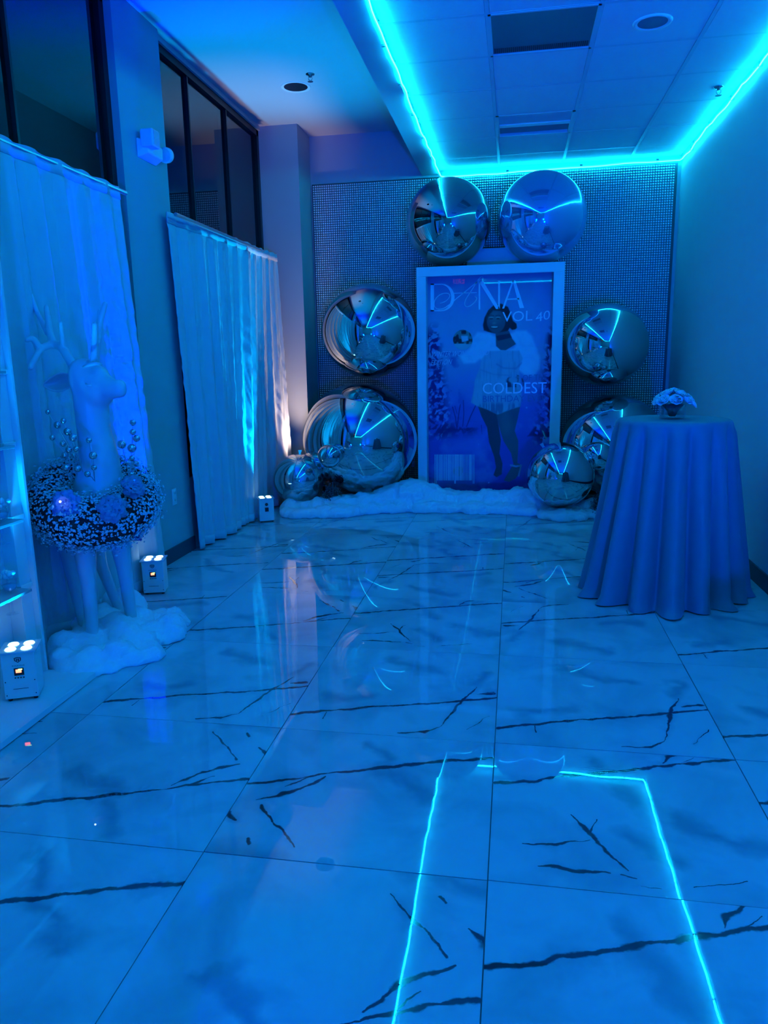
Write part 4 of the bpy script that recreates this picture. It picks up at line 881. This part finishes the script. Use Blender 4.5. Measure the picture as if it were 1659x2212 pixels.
def glass(label, loc, gr, first=[None]):
    if first[0] is not None: return dup(first[0], loc, random.uniform(0, 6), label, gr)
    g = thing('champagne_glass', label, 'glass', loc, 0, gr)
    MB().lathe([(.004, -.004), (.026, .012), (.032, .035), (.031, .062), (.030, .062), (.031, .035), (.025, .014), (.001, .0)], 20).build('bowl', M_GLASSW, g, True)
    MB().lathe([(.004, -.004), (.0035, -.05), (.0045, -.088), (.012, -.094), (.027, -.097), (.027, -.099), (.001, -.099)], 16).build('stem', M_GLASSW, g, True)
    MB().lathe([(.001, .002), (.024, .015), (.0295, .034), (.001, .035)], 18).build('drink', mat('blue_drink', (.45, .68, .85), .25), g, True)
    mb = MB()
    for k in range(14):
        c = Vector((random.gauss(0, .013), random.gauss(0, .013), .062 + random.random() * .03)); mb.sphere(c, random.uniform(.008, .014), 8, 6)
    mb.build('petal_garnish', M_ROSE, g, True); first[0] = g; return g
nm = ['lowest', 'second', 'third', 'fourth', 'fifth', 'topmost']
for k, z in enumerate(SH):
    for j in range(11): glass(('stemmed glass with petal garnish beside the side post in the %s acrylic shelf' if j == 0 else 'stemmed glass with petal garnish along the %s acrylic shelf') % nm[k], (-2.135, 2.745 - j * .155, z + .012), 'glasses on the %s champagne wall shelf' % nm[k])
# ================================================================== TABLE
TC = Vector((.925, 4.60, 0)); TR, TZ = .315, 1.052
tb = thing('cocktail_table', 'tall round cocktail table under the blue velvet cloth', 'table', TC)
MB().lathe([(.001, TZ - .028), (TR - .01, TZ - .028), (TR - .006, TZ - .012), (TR - .01, TZ - .006), (.001, TZ - .006)], 40).build('table_top', M_DARKM, tb, True)
MB().lathe([(.03, .02), (.03, TZ - .02)], 16, cap=True).build('pole', M_DARKM, tb, True); MB().lathe([(.26, .003), (.26, .015), (.05, .03), (.001, .03)], 32, cap=False).build('base', M_DARKM, tb, True)
cl = thing('tablecloth', 'floor-length blue velvet cloth draped over the tall round table', 'tablecloth', TC)
n, kz = 360, 60; rt_ = np.random.RandomState(8); NFOLD = 17
rawp = .75 + .5 * rt_.rand(NFOLD); cuts = np.r_[0, np.cumsum(rawp)] / rawp.sum() * 2 * math.pi; amps = .75 + .5 * rt_.rand(NFOLD); fl = .9 + .2 * rt_.rand(NFOLD)
rows = [[(0.001 * math.cos(2 * math.pi * i / n), .001 * math.sin(2 * math.pi * i / n), TZ) for i in range(n + 1)]]
for r_ in (.1, .2, TR - .012): rows.append([(r_ * math.cos(2 * math.pi * i / n), r_ * math.sin(2 * math.pi * i / n), TZ + .001) for i in range(n + 1)])
def fold(a):
    a = a % (2 * math.pi); k = min(int(np.searchsorted(cuts, a, 'right') - 1), NFOLD - 1); t_ = (a - cuts[k]) / (cuts[k + 1] - cuts[k])
    return (math.sin(math.pi * t_) ** .75 * 2 - 1.0) * amps[k], fl[k]
FV = [fold(2 * math.pi * i / n) for i in range(n + 1)]
fa = np.array([f[0] for f in FV[:-1]]); ff = np.array([f[1] for f in FV[:-1]])
ker = np.ones(5) / 5; fa = np.convolve(np.r_[fa[-2:], fa, fa[:2]], ker, 'valid'); ff = np.convolve(np.r_[ff[-10:], ff, ff[:10]], np.ones(21) / 21, 'valid')
for j in range(kz):
    t_ = j / (kz - 1); z = TZ - .004 - (TZ - .008) * t_; row = []
    for i in range(n + 1):
        a = 2 * math.pi * i / n; s_ = math.cos(a - math.radians(215))
        k = i % n; R_ = TR + (.006 if t_ > .01 else 0) + .085 * t_ ** 1.15 * ff[k] + .055 * max(0, s_) ** 2 * t_ ** 1.6
        R_ += fa[k] * (.012 + .066 * t_ ** .75) * min(1, t_ * 14) + .010 * math.sin(5 * a + 3 * t_) * t_
        if t_ > .955: R_ += (t_ - .955) * .9 * (.5 + .5 * math.sin(7 * a + 1.3))
        row.append((R_ * math.cos(a), R_ * math.sin(a), max(z, .003 + .004 * (1 + math.sin(7 * a)) * (t_ > .97))))
    rows.append(row)
me = MB().grid(rows).mesh('velvet_drape', True); bm = bmesh.new(); bm.from_mesh(me); bmesh.ops.remove_doubles(bm, verts=bm.verts, dist=1e-5); bmesh.ops.recalc_face_normals(bm, faces=bm.faces); bm.to_mesh(me); bm.free()
o = obj('velvet_drape', me, M_VELVET, cl)
# centrepiece
VC = Vector((ony(1452, 897, 4.60).x, 4.60, TZ + .003)); fv = thing('flower_vase', 'low clear glass bowl of white roses on the velvet table', 'flower vase', VC)
MB().lathe([(.001, .003), (.066, .004), (.074, .012), (.076, .085), (.0735, .085), (.071, .014), (.062, .009), (.001, .008)], 36).build('glass_bowl', M_GLASSW, fv, True)
MB().lathe([(.001, .011), (.018, .012), (.030, .04), (.060, .080), (.001, .084)], 24).build('stems', M_FOLI, fv, True)
rq = random.Random(17)
def rose(c, axis, R_, name='rose'):
    mb = MB(); axis = axis.normalized(); a1 = axis.orthogonal().normalized(); a2 = axis.cross(a1)
    for ring, (n_, rad, op) in enumerate(((5, .95, .75), (5, .75, .45), (4, .5, .22), (3, .28, .08))):
        for i in range(n_):
            th = 2 * math.pi * (i + ring * .5) / n_ + rq.uniform(-.1, .1); rows = []
            for j in range(5):
                t_ = j / 4; rows.append([])
                for q in (-1, -.5, 0, .5, 1):
                    b_ = th + q * (1.0 if n_ > 3 else 1.2) * math.pi / n_ * (1.05); d = a1 * math.cos(b_) + a2 * math.sin(b_)
                    rr_ = R_ * rad * (math.sin(t_ * 1.7) * .85 + op * .35 * t_ ** 3); hh = R_ * ((t_ * .95 - .35 - op * .35 * t_ ** 3) + .04 * math.cos(q * 2.4) * t_ - .1 * abs(q) * t_)
                    rows[-1].append(tuple(c + d * rr_ + axis * hh))
            mb.grid(rows)
    o_ = mb.build(name, M_ROSE, fv, True); s_ = o_.modifiers.new('s', 'SOLIDIFY'); s_.thickness = .0012; return o_
for (x, y, z, R_) in ((-.062, -.055, .105, .038), (0, -.075, .108, .036), (.060, -.05, .110, .040), (-.085, .01, .112, .036), (.090, .015, .105, .040), (-.035, -.015, .145, .038), (.03, -.02, .140, .040), (.005, .035, .150, .036), (-.05, .065, .12, .036), (.055, .06, .128, .036), (-.095, -.04, .10, .028), (.10, -.045, .085, .028)):
    rose(Vector((x, y, z)), Vector((x * 1.3, y * 1.3, .09)), R_)
mb = MB()
for k in range(26):
    a = rq.uniform(0, 6.283); c = Vector((.07 * math.cos(a), .07 * math.sin(a), .085 + rq.uniform(-.005, .05))); d = Vector((math.cos(a), math.sin(a), rq.uniform(-.3, .6))).normalized(); s_ = d.cross(Vector((0, 0, 1))).normalized()
    mb.add([c, c + d * .025 + s_ * .010, c + d * .05 + Vector((0, 0, -.006)), c + d * .025 - s_ * .010], [(0, 1, 2), (0, 2, 3)])
mb.build('leaves', mat('rose_leaf', (.05, .12, .10), .5), fv)
# ================================================================== LOW FOLIAGE TUFTS BY THE BALLOONS
def tuft(px, py, Y, R_, label, z):
    c = ony(px, py, Y); c.z = 0; g = thing('gypsophila_tuft', label, 'foliage', c, 0, 'babys-breath tufts between the balloons'); mb = MB(); fm = MB()
    for k in range(420):
        d = Vector((rw.gauss(0, 1), rw.gauss(0, 1), abs(rw.gauss(0, 1)) + .15)).normalized(); p = Vector((0, 0, .02)); e = p + Vector((d.x * R_, d.y * R_, d.z * z)) * rw.uniform(.6, 1.05)
        mb.tube([p, p.lerp(e, .6) + Vector((0, 0, .01)), e], .0016, 3, False); r = rw.uniform(.004, .007)
        fm.add([e + Vector((r, 0, 0)), e - Vector((r, 0, 0)), e + Vector((0, r, 0)), e - Vector((0, r, 0)), e + Vector((0, 0, r)), e - Vector((0, 0, r))], oct_f)
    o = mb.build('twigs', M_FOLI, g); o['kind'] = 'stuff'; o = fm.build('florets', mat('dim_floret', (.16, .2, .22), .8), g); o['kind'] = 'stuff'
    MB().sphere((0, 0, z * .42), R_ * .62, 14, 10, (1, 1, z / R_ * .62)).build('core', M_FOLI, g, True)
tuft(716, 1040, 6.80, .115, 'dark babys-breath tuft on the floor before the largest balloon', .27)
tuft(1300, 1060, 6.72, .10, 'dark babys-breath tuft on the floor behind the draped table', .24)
